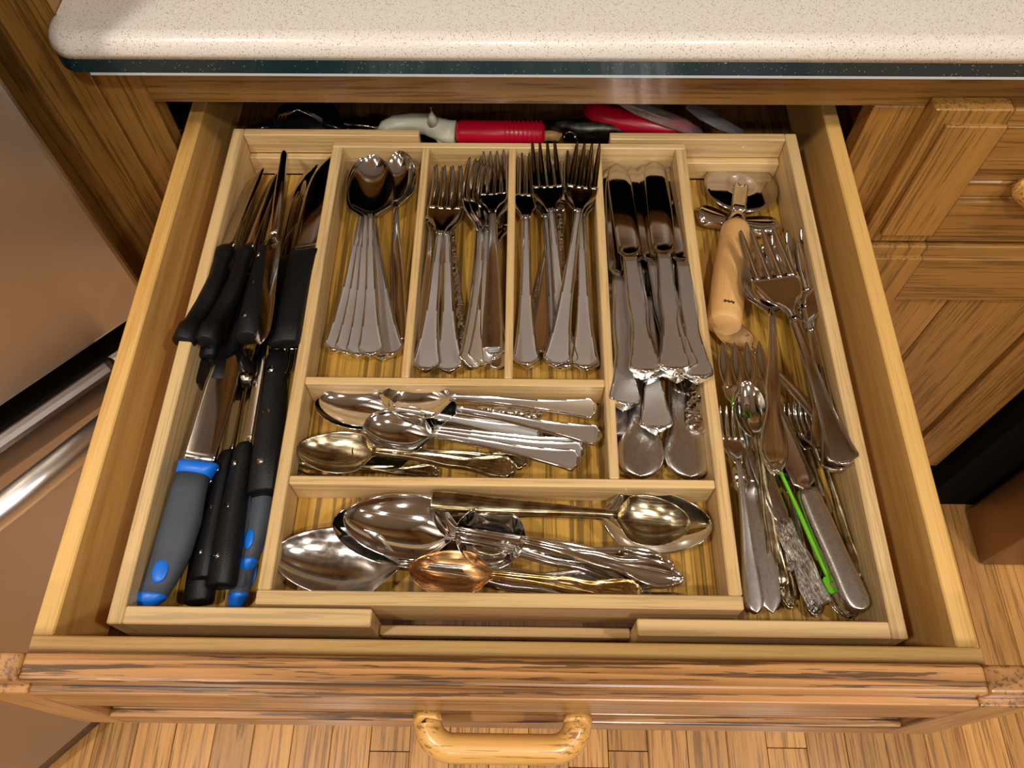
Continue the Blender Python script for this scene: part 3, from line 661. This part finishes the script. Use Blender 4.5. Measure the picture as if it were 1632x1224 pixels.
_cache = {}
def kind(key):
    if key in _cache: return _cache[key]
    M2 = (STEEL, SATIN)
    k = {
     'spoon': lambda: mk_spoon(FLARE, 'rim', .205, .073, .0205, mats=M2),
     'teaspoon': lambda: mk_spoon(FLARE, 'rim', .180, .060, .0195, mats=M2),
     'plain_spoon': lambda: mk_spoon(SQUARE, 'plain', .180, .060, .0165, mats=(STEEL, STEEL), wsc=.8),
     'silver_spoon': lambda: mk_spoon(SHELL, 'scroll', .150, .055, .0165, mats=(SILVER, SILVER), wsc=.9, depth=.008),
     'gold_spoon': lambda: mk_spoon(SHELL, 'scroll', .155, .056, .0165, mats=(GOLD, GOLD, COPPER), wsc=.9, depth=.009),
     'serving_spoon': lambda: mk_spoon(DROP, 'ornate', .225, .080, .0235, mats=(STEEL, STEEL), depth=.013, wsc=.85),
     'worn_serving_spoon': lambda: mk_spoon(DROP, 'ornate', .225, .082, .0230, mats=(WORN, WORN), depth=.012),
     'pistol_spoon': lambda: mk_spoon(SQUARE, 'plain', .190, .056, .0195, mats=(SILVER, SILVER), depth=.011, th=.007, wsc=.85),
     'scroll_spoon': lambda: mk_spoon(DROP, 'scroll', .225, .080, .0240, mats=(STEEL, STEEL), depth=.013),
     'ladle': lambda: mk_spoon(DROP, 'ornate', .165, .050, .0235, mats=(STEEL, STEEL), depth=.017, egg=.02, rnd_=True, neck=.017, wsc=.85),
     'fork': lambda: mk_fork(FLARE, 'rim', .21, .074, .0132, .046, mats=M2, curv=.72),
     'salad_fork': lambda: mk_fork(FLARE, 'rim', .185, .070, .0140, .041, mats=M2, curv=.72),
     'plain_fork': lambda: mk_fork(ROUND, 'plain', .20, .068, .0128, .042, mats=(STEEL, STEEL), wsc=.95),
     'hammered_fork': lambda: mk_fork(ROUND, 'hammer', .195, .068, .0120, .040, mats=(HAMMER, HAMMER, STEEL), wsc=.8),
     'hammered_spoon': lambda: mk_spoon(ROUND, 'hammer', .175, .060, .018, mats=(HAMMER, HAMMER, STEEL), wsc=.8),
     'square_fork': lambda: mk_fork(SQUARE, 'plain', .21, .074, .0135, .048, mats=(WORN, WORN, STEEL)),
     'serving_fork': lambda: mk_fork(DROP, 'plain', .235, .085, .0205, .046, n=3, mats=(STEEL, STEEL)),
     'shell_serving_fork': lambda: mk_fork(DROP, 'ornate', .225, .080, .016, .046, n=4, mats=(STEEL, STEEL)),
     'small_fork': lambda: mk_fork(SHELL, 'scroll', .15, .05, .0095, .030, n=3, mats=(WORN, WORN, WORN), wsc=.7),
     'baby_fork': lambda: mk_fork(DROP, 'scroll', .16, .052, .0105, .028, n=4, mats=(SILVER, SILVER, STEEL), wsc=.75),
     'knife': lambda: mk_knife(),
     'plain_knife': lambda: mk_knife('plain', .225, .105, ROUND, (DULL, DULL, BLADE), wsc=.8),
     'hammered_knife': lambda: mk_knife('hammer', .22, .105, ROUND, (HAMMER, HAMMER, BLADE), wsc=.9),
     'bulb_knife': mk_bulb,
     'thick_knife': lambda: mk_knife('plain', .25, .115, [(0, .003), (.001, .0070), (.003, .0095), (.007, .0114), (.014, .0122), (.05, .0112), (.09, .0092), (.125, .0078)], (BRUSHED, BRUSHED, WORN), th=.014, wsc=1.0, bw=.013),
     'slim_knife': lambda: mk_knife('plain', .215, .100, [(0, .003), (.001, .0045), (.004, .0060), (.02, .0064), (.06, .0060), (.125, .0050)], (STEEL, STEEL, BLADE), th=.004, wsc=.6, bw=.0095),
     'curved': lambda: mk_blackknife('curved', .225), 'straight': lambda: mk_blackknife('straight', .225), 'straight_long': lambda: mk_blackknife('straight', .245), 'broad': lambda: mk_blackknife('broad', .24),
     'bluegrip': mk_bluegrip, 'bluegrip_fat': lambda: mk_bluegrip(.245, 1.25),
     'pizza': mk_pizza, 'bark': mk_bark, 'green': mk_green, 'slotted': mk_slotted,
     'leaf_fork': lambda: mk_fork(DROP, 'ornate', .215, .078, .0240, .044, n=4, curv=.6, mats=(STEEL, STEEL), leaf=True),
     'floral_fork': lambda: mk_fork(ROUND, 'plain', .16, .050, .0105, .028, n=4, mats=(BRUSHED, BRUSHED, STEEL), wsc=.72, th=.006, floral=True, curv=.7),
     'spreader_blade': lambda: mk_knife('plain', .16, .05, ROUND, (BRUSHED, BRUSHED, BRUSHED), wsc=.6, bw=.0105, th=.004),
     'panel_fork': lambda: mk_fork(FLARE, 'rim', .24, .104, .0225, .056, n=4, curv=.45, mats=(STEEL, STEEL), wsc=1.3),
     'fluted_fork': lambda: mk_fork(SHELL, 'ornate', .17, .05, .0100, .030, n=4, mats=(SILVER, SILVER, STEEL), wsc=.62),
    }[key]()
    _cache[key] = k; return k
def put(key, name, label, cat, tail, tip, roll=0, group=None, zt=None, mirror=False):
    """tail / tip = (px, py, depth below the camera): the two ends of the piece where they lie"""
    parts, L = kind(key); zt_ = ZT.get(key, (.002, .0118 if 'spoon' in key or key == 'ladle' else .0115 if 'fork' in key else .005))
    a = hz(tail[0], tail[1], tail[2]-zt_[0])-Vector((0, 0, zt_[0])); b = hz(tip[0], tip[1], tip[2]-zt_[1])-Vector((0, 0, zt_[1])); X = (b-a); s = X.length/L; X.normalize()
    Y = Vector((0, 0, 1)).cross(X).normalized(); Z = X.cross(Y)
    R = Matrix((X, Y, Z)).transposed() @ Matrix.Rotation(math.radians(roll), 3, 'X')
    e = root(name, label, cat, a, group); e.matrix_world = Matrix.Translation(a) @ R.to_4x4() @ Matrix.Diagonal((s, -s if mirror else s, s, 1))
    for pn, me in parts:
        o = bpy.data.objects.new(pn, me); C.objects.link(o); o.parent = e
    LOG.append((key, round(s, 3), label)); return e
LOG = []; ZT = {k_: (0, 0) for k_ in ('curved', 'straight', 'straight_long', 'broad', 'bluegrip', 'pizza', 'bark')}
def Z1(o, sc=2.915): return lambda x, y: (480+x/sc, 200+y/sc)

# --- compartment 1: tablespoons -------------------------------------------------
G = 'nested tablespoons with satin flared handles'
TS = 'table_spoon'
put('spoon', TS, 'bottom tablespoon of the nested stack, its handle end tucked lowest at the right', 'spoon', (612, 574, .5415), (588, 252, .5435), 0, G)
put('spoon', TS, 'rightmost handle of the fanned tablespoon stack', 'spoon', (624, 569, .5385), (582, 250, .5400), 0, G)
put('spoon', TS, 'leftmost handle of the fanned tablespoon stack', 'spoon', (534, 562, .5370), (600, 251, .5365), 0, G)
put('spoon', TS, 'second handle from the left in the fanned tablespoon stack', 'spoon', (552, 566, .5340), (597, 250, .5330), 0, G)
put('spoon', TS, 'third handle from the left in the fanned tablespoon stack, half covered', 'spoon', (571, 570, .5310), (592, 250, .5300), 0, G)
put('spoon', TS, 'topmost tablespoon of the nested stack, bowl fully visible', 'spoon', (591, 569, .5280), (593, 247, .5268), 0, G)
put('plain_spoon', TS, 'single plain spoon lying tilted at the right of the tablespoon stack', 'spoon', (636, 543, .5400), (642, 240, .5300), -18)

# --- compartment 2: salad forks ------------------------------------------------
G = 'satin-handled salad forks'
put('plain_fork', 'dinner_fork', 'plain shiny fork under the left of the salad forks, only its left edge showing', 'fork', (674, 548, .5400), (692, 285, .5380), 6)
put('hammered_fork', 'hammered_fork', 'fork with a hammered handle under the middle of the salad forks', 'fork', (735, 560, .5405), (714, 282, .5400), 0)
put('salad_fork', 'salad_fork', 'salad fork second from the left, its head under the top one', 'fork', (716, 596, .5345), (712, 268, .5330), 0, G)
put('salad_fork', 'salad_fork', 'leftmost salad fork, topmost with bright tines', 'fork', (678, 594, .5325), (716, 266, .5288), 0, G)
put('salad_fork', 'salad_fork', 'lowest of three nested salad forks lying on their side', 'fork', (769, 582, .5370), (768, 262, .5330), 30, G)
put('salad_fork', 'salad_fork', 'middle of three nested salad forks lying on their side', 'fork', (761, 586, .5340), (762, 260, .5290), 32, G)
put('salad_fork', 'salad_fork', 'upper of three nested salad forks lying on their side', 'fork', (748, 590, .5310), (752, 258, .5250), 34, G)
put('plain_knife', 'table_knife', 'dull plain knife under the broad-handled fork, in the second compartment', 'knife', (778, 560, .5400), (786, 262, .5400), 0)
put('plain_fork', 'dinner_fork', 'fork under the broad-handled one, its small bright end showing lowest near the divider', 'fork', (791, 588, .5405), (792, 300, .5412), 0)
put('salad_fork', 'salad_fork', 'salad fork under the broad plain-handled fork, shell end showing below', 'fork', (787, 570, .5370), (786, 250, .5330), 0, G)
put('square_fork', 'dinner_fork', 'fork with a broad plain worn handle at the right of the second compartment', 'fork', (784, 556, .5325), (789, 240, .5265), -6)

# --- compartment 3: dinner forks -----------------------------------------------
G = 'satin-handled dinner forks'
put('hammered_fork', 'hammered_fork', 'hammered fork lying aslant, handle end at the left under the dinner forks', 'fork', (854, 520, .5410), (897, 250, .5400), 0)
put('hammered_fork', 'hammered_fork', 'hammered fork whose handle shows between the middle dinner forks', 'fork', (890, 575, .5405), (893, 236, .5370), 0)
put('plain_fork', 'dinner_fork', 'plain shiny fork with its rounded end showing between left and middle dinner forks', 'fork', (861, 562, .5400), (888, 240, .5385), 0)
put('fork', 'dinner_fork', 'lower fork of the left dinner fork pair', 'fork', (840, 588, .5400), (832, 246, .5370), 4, G)
put('fork', 'dinner_fork', 'leftmost dinner fork, upper of its pair', 'fork', (838, 585, .5365), (837, 243, .5310), 2, G)
put('fork', 'dinner_fork', 'dinner fork under the crossed pair, handle end lowest in the middle', 'fork', (893, 590, .5390), (858, 240, .5350), 0, G)
put('fork', 'dinner_fork', 'dinner fork in the middle with tines highest at the back', 'fork', (902, 588, .5355), (866, 227, .5260), 0, G)
put('fork', 'dinner_fork', 'rightmost handle end of the dinner forks, under the top one', 'fork', (934, 594, .5390), (925, 243, .5350), 0, G)
put('fork', 'dinner_fork', 'rightmost dinner fork handle, second layer', 'fork', (932, 590, .5350), (922, 238, .5300), 0, G)
put('fork', 'dinner_fork', 'topmost dinner fork leaning from lower left to upper right', 'fork', (886, 586, .5310), (938, 228, .5215), 0, G)

# --- compartment 4: knives -----------------------------------------------------
G = 'satin-handled dinner knives'
put('plain_knife', 'table_knife', 'slim dull knife against the left divider of the knife compartment', 'knife', (980, 700, .5390), (972, 270, .5400), 0)
put('bulb_knife', 'spreading_knife', 'left one of two plain knives with broad rounded handle ends', 'knife', (1018, 765, .5395), (1040, 330, .5400), 0)
put('bulb_knife', 'spreading_knife', 'right one of two plain knives with broad rounded handle ends', 'knife', (1098, 766, .5390), (1060, 330, .5400), 0)
put('hammered_knife', 'hammered_knife', 'knife with a hammered handle end beside the right wall of the knife compartment', 'knife', (1112, 697, .5360), (1080, 300, .5390), 0)
put('plain_fork', 'table_fork', 'bright oval handle end under the right dinner knives', 'fork', (1090, 630, .5330), (1066, 320, .5370), 0)
put('knife', 'dinner_knife', 'dinner knife with its handle reaching lowest, between the two broad rounded ends', 'knife', (1046, 693, .5250), (1010, 300, .5400), 0, G)
put('knife', 'dinner_knife', 'dinner knife with the leftmost low handle beside the divider', 'knife', (993, 655, .5230), (980, 272, .5400), 8, G)
put('knife', 'dinner_knife', 'dinner knife under the left top one, only its rim showing', 'knife', (1034, 612, .5160), (990, 268, .5400), 0, G)
put('knife', 'dinner_knife', 'dinner knife under the middle top one, second blade from the left', 'knife', (1080, 610, .5150), (1006, 268, .5400), 0, G)
put('knife', 'dinner_knife', 'rightmost dinner knife along the right wall', 'knife', (1112, 612, .5100), (1064, 268, .5390), 0, G)
put('knife', 'dinner_knife', 'upper left dinner knife with full satin handle and dark blade', 'knife', (1029, 603, .5080), (982, 262, .5385), 0, G)
put('knife', 'dinner_knife', 'dinner knife partly covered, its blade leaning to the left in the middle', 'knife', (1092, 600, .5110), (1026, 264, .5390), -10, G)
put('knife', 'dinner_knife', 'middle top dinner knife crossing over the others', 'knife', (1074, 600, .5055), (1042, 257, .5365), 0, G)

# --- middle long compartment: teaspoons lying sideways ----------------------------
G = 'satin-handled teaspoons lying sideways'
put('hammered_spoon', 'hammered_spoon', 'hammered handle end at the back of the middle long compartment', 'spoon', (867, 657, .5395), (620, 645, .5405), 0)
put('plain_fork', 'table_fork', 'plain rounded handle end just right of the hammered one', 'fork', (884, 692, .5400), (600, 668, .5405), 0)
put('silver_spoon', 'tea_spoon', 'dark spoon in the front left corner of the middle long compartment, under the tarnished one', 'spoon', (700, 752, .5405), (469, 742, .5400), 0)
put('silver_spoon', 'tea_spoon', 'ornate fluted handle end under the tarnished spoon', 'spoon', (842, 735, .5390), (560, 716, .5400), 0)
put('spoon', 'tea_spoon', 'lower of two dark spoons at the back left of the middle long compartment', 'spoon', (868, 690, .5385), (501, 640, .5395), 0, G)
put('spoon', 'tea_spoon', 'upper of two dark spoons at the back left with a long satin handle', 'spoon', (862, 694, .5350), (508, 634, .5355), 0, G)
put('teaspoon', 'tea_spoon', 'spoon lying on its side against the back divider, lower of two', 'spoon', (960, 696, .5330), (620, 640, .5340), 6, G)
put('teaspoon', 'tea_spoon', 'spoon lying on its side against the back divider with a handle parallel to it', 'spoon', (953, 652, .5325), (606, 632, .5305), 4, G)
put('teaspoon', 'tea_spoon', 'lowest of the three nested spoons in the middle with satin ends at the right', 'spoon', (934, 716, .5360), (582, 672, .5385), 0, G)
put('teaspoon', 'tea_spoon', 'second of the three nested spoons in the middle with satin ends at the right', 'spoon', (933, 724, .5330), (580, 675, .5340), 0, G)
put('teaspoon', 'tea_spoon', 'topmost of the three nested spoons in the middle, bowl shining with streaks', 'spoon', (926, 736, .5300), (577, 680, .5300), 6, G)
put('silver_spoon', 'tea_spoon', 'tarnished silver spoon with a yellowed bowl in the front left', 'spoon', (824, 748, .5325), (474, 717, .5350), 6)

# --- front long compartment: serving spoons ---------------------------------------
put('plain_knife', 'table_knife', 'dark plain knife handle in the front right of the serving compartment', 'knife', (1092, 958, .5395), (780, 925, .5400), 0)
put('scroll_spoon', 'serving_spoon', 'large dark spoon under the yellowed one at the right, ornate handle reaching left', 'spoon', (634, 801, .5385), (1135, 838, .5385), 0)
put('pistol_spoon', 'serving_spoon', 'yellowed spoon with a thick square-ended tarnished handle at the back', 'spoon', (688, 797, .5230), (1100, 834, .5270), 0)
put('worn_serving_spoon', 'serving_spoon', 'large scratched spoon in the front left corner', 'spoon', (1000, 945, .5400), (435, 884, .5350), 4)
put('serving_spoon', 'serving_spoon', 'dark serving spoon nested under the shiny one left of the middle', 'spoon', (1060, 922, .5380), (530, 832, .5350), 4)
put('serving_spoon', 'serving_spoon', 'shiny serving spoon left of the middle with rows of light glints', 'spoon', (1075, 905, .5340), (547, 824, .5300), 4)
put('ladle', 'sauce_ladle', 'small round-bowled ladle in the middle with a ribbed handle', 'ladle', (1090, 924, .5330), (726, 845, .5290), 0)
put('gold_spoon', 'tea_spoon', 'copper-coloured spoon with a gold handle lying at the front', 'spoon', (1024, 946, .5290), (651, 909, .5270), 6)

# --- left compartment: kitchen knives ------------------------------------------------
LW = .558
put('bluegrip', 'paring_knife', 'grey and blue knife lowest at the right, blue end by the front board', 'knife', (381, 962, .5480), (440, 560, .5460), 35)
put('bluegrip', 'paring_knife', 'grey and blue knife with its blue oval beside the tray divider', 'knife', (398, 905, .5400), (455, 560, .5440), 60)
put('straight', 'steak_knife', 'black handle lowest at the front, end standing by the front board', 'knife', (316, 962, .5480), (372, 560, .5460), 70)
put('straight', 'steak_knife', 'slim black riveted handle next to the thick grey and blue knife', 'knife', (324, 925, .5400), (392, 560, .5420), 60)
put('bluegrip_fat', 'utility_knife', 'large grey handled knife with bright blue collar at the left front', 'knife', (243, 962, .5340), (366, 556, .5280), 92)
put('straight_long', 'utility_knife', 'thick black textured handle with rivets in the middle front', 'knife', (352, 936, .5330), (425, 500, .5290), 60)
put('straight_long', 'utility_knife', 'long black handle near the tray divider, its flat end at mid height', 'knife', (421, 788, .5300), (462, 360, .5330), 75)
put('curved', 'steak_knife', 'curved black handle under the left pair, capped end pointing to the front', 'knife', (360, 610, .5340), (425, 300, .5370), 75)
put('broad', 'steak_knife', 'flat black handle end under the leftmost steak knife', 'knife', (324, 572, .5370), (392, 290, .5400), 70)
put('curved', 'steak_knife', 'leftmost curved black steak knife with a ringed end', 'knife', (302, 545, .5150), (412, 270, .5270), 68)
put('curved', 'steak_knife', 'second curved black steak knife from the left', 'knife', (337, 544, .5150), (440, 272, .5260), 68)
put('straight', 'steak_knife', 'straight black handled knife in the middle of the back group', 'knife', (394, 540, .5130), (448, 272, .5240), 62)
put('slim_knife', 'table_knife', 'slim shiny all-metal knife between the black handles, point towards the front', 'knife', (457, 246, .5230), (418, 549, .5110), 18)
put('broad', 'bread_knife', 'black knife with a wavy serrated blade behind the broad one', 'knife', (436, 545, .5330), (492, 264, .5340), 76)
put('broad', 'bread_knife', 'broad black knife with a wide dark blade beside the tray divider', 'knife', (452, 549, .5150), (521, 246, .5260), 76)

put('plain_fork', 'table_fork', 'fork with tines pointing to the front below the broad black handle', 'fork', (486, 400, .5350), (464, 590, .5350), 0)
o_ = root('bottle_opener', 'round black knob with a chrome ring under the steak knife handles', 'opener', hz(332, 598, .545))
for nm_, r_, z0_, z1_, m_ in (('knob', .0125, -.006, .008, BLACKG), ('chrome_ring', .0140, -.010, -.006, STEEL)):
    bm = bmesh.new(); bmesh.ops.create_cone(bm, cap_ends=True, segments=32, radius1=r_, radius2=r_*.94, depth=z1_-z0_, matrix=Matrix.Translation((0, 0, (z0_+z1_)/2))); bmesh.ops.bevel(bm, geom=[e for e in bm.edges if len(e.link_faces) == 2 and e.calc_face_angle() > .8], offset=.0012, segments=2, affect='EDGES'); link(nm_, finish(bm, m_, False), o_)
o_ = root('corkscrew', 'small black tool with a chrome stud between the knife handles', 'corkscrew', hz(392, 600, .535))
for nm_, pts_, r_, m_ in (('body', [(384, 560, .530), (392, 590, .533), (396, 615, .536)], [.005, .0065, .005], BLACKG), ('stud', [(393, 598, .526), (393, 604, .530)], [.0045, .0045], STEEL)):
    bm = bmesh.new(); pipe(bm, [hz(*p)-o_.location for p in pts_], r_, 14); link(nm_, finish(bm, m_), o_)

# --- right compartment ----------------------------------------------------------------
put('pizza', 'pizza_cutter', 'pizza cutter with a steel wheel and a pale round wooden handle', 'pizza cutter', (1153, 519, .5385), (1181, 296, .5475), 0)
put('plain_spoon', 'dinner_spoon', 'dark spoon lying diagonally, bowl under the pizza cutter handle, square end by right wall', 'spoon', (1334, 692, .5400), (1140, 500, .5530), 0)
put('leaf_fork', 'serving_fork', 'serving fork with four broad leaf-shaped tines beside the tray divider', 'fork', (1256, 925, .5530), (1180, 543, .5420), 0)
put('fluted_fork', 'table_fork', 'outermost slim fluted handle by the right wall of the tray', 'fork', (1374, 930, .5460), (1280, 640, .5480), 0)
put('fluted_fork', 'table_fork', 'slim fluted handle second from the right wall', 'fork', (1358, 936, .5480), (1232, 650, .5500), 0)
put('fluted_fork', 'table_fork', 'slim fluted handle third from the right wall, half under the thick handle', 'fork', (1350, 925, .5510), (1262, 640, .5530), 0)
put('plain_spoon', 'tea_spoon', 'plain spoon lowest at the front right, broad end under the thick handle', 'spoon', (1262, 720, .5500), (1358, 984, .5530), 0)
put('plain_knife', 'table_knife', 'dull flat handle end sticking out beyond the thick rounded one', 'knife', (1382, 966, .5500), (1262, 690, .5540), 0)
put('small_fork', 'table_fork', 'dark fork lowest at the front wall, below the scroll end', 'fork', (1300, 984, .5540), (1240, 700, .5540), 0)
put('baby_fork', 'small_fork', 'small fork whose rounded scroll end lies by the front board', 'fork', (1260, 972, .5490), (1206, 700, .5500), 0)
put('green', 'plastic_spoon', 'lime green plastic spoon with a square holed end tab', 'spoon', (1331, 946, .5390), (1180, 622, .5430), 0)
put('slotted', 'slotted_spoon', 'small slotted spoon with a round top and a long golden fluted handle', 'spoon', (1242, 942, .5440), (1186, 612, .5330), 0)
put('spreader_blade', 'butter_knife', 'broad grey blade pointing to the front along the left wall of the compartment', 'knife', (1184, 680, .5400), (1232, 977, .5420), 0)
put('floral_fork', 'small_fork', 'small bright fork with a floral collar at the left wall', 'fork', (1204, 978, .5400), (1163, 646, .5400), 0)
put('bark', 'cheese_spreader', 'pewter spreader with a bark-textured handle and twig stub', 'spreader', (1307, 964, .5330), (1196, 716, .5300), 0)
put('thick_knife', 'cake_server', 'cake knife with a thick rounded scratched metal handle', 'cake knife', (1370, 975, .5300), (1205, 600, .5370), 0)
b_ = root('nut_pick', 'thin dark-tipped metal pick leaning on the right wall', 'pick', hz(1316, 652, .5300))
for nm_, p_, q_, r0, r1, m_ in (('rod', (1316, 652, .53), (1309, 606, .524), .0011, .0010, STEEL), ('tip', (1309, 606, .524), (1304, 580, .521), .0013, .0003, BLACKG)):
    bm = bmesh.new(); pipe(bm, [hz(*p_)-b_.location, hz(*q_)-b_.location], [r0, r1], 8); link(nm_, finish(bm, m_), b_)
put('serving_fork', 'serving_fork', 'serving fork lowest in its nest, single tine standing out towards the right wall', 'fork', (1330, 752, .5400), (1262, 366, .5330), -20)
put('panel_fork', 'serving_fork', 'second of two nested serving fork handles ending near the right wall', 'fork', (1338, 752, .5330), (1268, 385, .5330), -14)
put('serving_spoon', 'serving_spoon', 'serving spoon under the big fork, its ornate drop-shaped handle end pointing to the front', 'spoon', (1235, 757, .5180), (1224, 388, .5300), 0)
put('panel_fork', 'serving_fork', 'big shiny serving fork on top, beside the wooden pizza cutter handle', 'fork', (1349, 742, .5150), (1206, 363, .5150), 0)

# ------------------------------------------------------------------ things behind the tray, in the dark back of the drawer
def thing_at(name, label, cat, p): return root(name, label, cat, hz(*p))
def path(o, name, pts, rad, mat, ry=None, n=12):
    bm = bmesh.new(); pipe(bm, [hz(*p)-o.location for p in pts], rad, n, ry=ry); return link(name, finish(bm, mat), o)
o = thing_at('can_opener', 'hand tool with a ribbed red handle and cream looped body behind the tray', 'can opener', (720, 205, .535))
path(o, 'handle', [(727, 211, .532), (735, 211, .532), (800, 212, .532), (860, 213, .532), (868, 213, .532)], [.0085, .0112, .0112, .0108, .0085], RED, n=20)
for k in range(9): path(o, 'grip_rib', [(804+k*7, 212, .532), (807+k*7, 212, .532)], .0118, RED, n=20)
path(o, 'body', [(726, 212, .532), (715, 211, .532), (700, 206, .532), (680, 198, .530), (655, 196, .530), (630, 199, .530), (615, 206, .530), (609, 214, .530)], [.0112, .0112, .0105, .0100, .0090, .0090, .0080, .0060], WHITE, n=16)
path(o, 'body_lower_loop', [(722, 214, .534), (708, 219, .536), (700, 226, .540)], [.008, .006, .005], WHITE)
path(o, 'fin', [(690, 196, .524), (688, 184, .512), (687, 172, .505)], [.006, .0028, .001], WHITE)
o = thing_at('kitchen_scissors', 'worn dark grey metal blade with an orange tip lying behind the tray', 'scissors', (950, 205, .530))
bm = bmesh.new(); P = [hz(874, 199, .536), hz(900, 200, .532), hz(940, 203, .530), hz(990, 204, .530), hz(1024, 205, .532)]; wds = [.001, .006, .010, .009, .002]
rows = []
for p, wd in zip(P, wds):
    q = p-o.location; rows.append([bm.verts.new(q+Vector((0, wd, .002))), bm.verts.new(q+Vector((0, 0, .0045))), bm.verts.new(q+Vector((0, -wd, -.004))), bm.verts.new(q+Vector((0, 0, -.002)))])
for a, c in zip(rows, rows[1:]):
    for i in range(4): bm.faces.new([a[i], a[(i+1) % 4], c[(i+1) % 4], c[i]])
bm.faces.new(rows[0]); bm.faces.new(rows[-1]); link('blade', finish(bm, metal('old_iron', (120, 116, 108), .4, tarnish=(70, 62, 56), scratch=.3)), o)
path(o, 'tip_cover', [(1020, 207, .533), (1034, 210, .534), (1044, 213, .536)], [.003, .0045, .003], ORANGE)
o = thing_at('spatula', 'red curved handle behind the right part of the tray', 'spatula', (1010, 195, .530))
path(o, 'handle', [(935, 172, .530), (950, 184, .530), (990, 194, .530), (1040, 202, .530), (1085, 208, .532), (1110, 214, .536)], [.006, .0115, .0120, .0115, .0105, .007], RED, n=18)
o = thing_at('wrapped_straw_brush', 'clear wrapped utensil slanting down to the right behind the tray', 'wrapped utensil', (1050, 185, .520))
path(o, 'wrap', [(985, 160, .505), (1010, 170, .510), (1050, 185, .516), (1090, 200, .522), (1118, 214, .530)], [.004, .0085, .0095, .009, .006], CLEAR, ry=[.002, .003, .003, .003, .002])
path(o, 'rod', [(988, 162, .507), (1050, 187, .518), (1116, 213, .531)], .0022, STEEL)
o = thing_at('wrapped_skewer', 'second dark wrapped utensil slanting at the far right behind the tray', 'wrapped utensil', (1130, 185, .520))
path(o, 'wrap', [(1095, 168, .512), (1120, 182, .516), (1150, 198, .522), (1184, 213, .530)], [.004, .008, .008, .005], CLEAR, ry=[.002, .0026, .0026, .002])
path(o, 'rod', [(1098, 170, .514), (1182, 212, .531)], .0025, BLACKG)
o = thing_at('key_ring', 'small bright wire ring just behind the tray', 'ring', (908, 216, .530))
path(o, 'loop', [(908+9*math.cos(a), 217+7*math.sin(a), .528) for a in blist(math.pi*.9, math.pi*2.1, 12)], .0009, STEEL, n=8)
path(o, 'tail', [(899, 219, .529), (893, 226, .538)], .0009, STEEL, n=8)
path(o, 'tail', [(917, 219, .529), (921, 226, .538)], .0009, STEEL, n=8)
o = thing_at('wooden_stick', 'pale wooden stick end under the red handle behind the tray', 'stick', (880, 217, .545))
path(o, 'rod', [(850, 219, .5450), (875, 216, .5440), (895, 218, .5450)], .005, BEECH)
o = thing_at('black_ladle', 'glossy black nylon ladle behind the left part of the tray', 'ladle', (490, 195, .530))
bm = bmesh.new(); bmesh.ops.create_uvsphere(bm, u_segments=28, v_segments=12, radius=.032)
bmesh.ops.delete(bm, geom=[v for v in bm.verts if v.co.z > .004], context='VERTS'); bmesh.ops.scale(bm, vec=(1.05, .9, .55), verts=bm.verts)
bmesh.ops.solidify(bm, geom=list(bm.faces), thickness=.0022); bmesh.ops.rotate(bm, matrix=Matrix.Rotation(math.radians(200), 3, 'X'), verts=bm.verts)
bmesh.ops.translate(bm, vec=hz(490, 200, .540)-o.location, verts=bm.verts); link('bowl', finish(bm, BLACKG), o)
path(o, 'handle', [(505, 190, .528), (540, 205, .532), (560, 212, .540)], [.006, .004, .003], BLACKG)
o = thing_at('wire_whisk', 'wire loops of a whisk in the dark left rear of the drawer', 'whisk', (470, 190, .530))
for k in range(3): path(o, 'wire', [(440+6*k, 200, .540), (446+5*k, 184, .522-.003*k), (470+2*k, 174, .512-.002*k), (500, 182+2*k, .518), (530, 200+3*k, .534)], .0009, STEEL, n=8)
path(o, 'handle', [(396, 208, .540), (440, 200, .540)], [.006, .004], BLACKG)
o = thing_at('thin_tongs', 'thin bright metal strip left of the cream tool body behind the tray', 'tongs', (575, 200, .530))
path(o, 'arm', [(550, 198, .528), (580, 200, .528), (604, 205, .530)], .0022, STEEL); path(o, 'arm', [(548, 204, .534), (580, 207, .534), (604, 209, .534)], .0022, STEEL)

# etched word on the blade of the large grey and blue knife
tcu = bpy.data.curves.new('etched_word', 'FONT'); tcu.body = 'TASTE'; tcu.size = .0062; tcu.extrude = .00006; tcu.space_character = 1.15
to = bpy.data.objects.new('etched_word', tcu); C.objects.link(to)
dg = bpy.context.evaluated_depsgraph_get(); tme = bpy.data.meshes.new_from_object(to.evaluated_get(dg)); tme.materials.clear(); tme.materials.append(ETCH)
bpy.data.objects.remove(to)
for e in [q for q in bpy.data.objects if q.get('label', '').startswith('large grey handled knife')]:
    t = bpy.data.objects.new('etched_word', tme); C.objects.link(t); t.parent = e
    t.matrix_basis = Matrix.Translation((.146, .0010, .002)) @ Matrix.Rotation(-math.pi/2, 4, 'X')
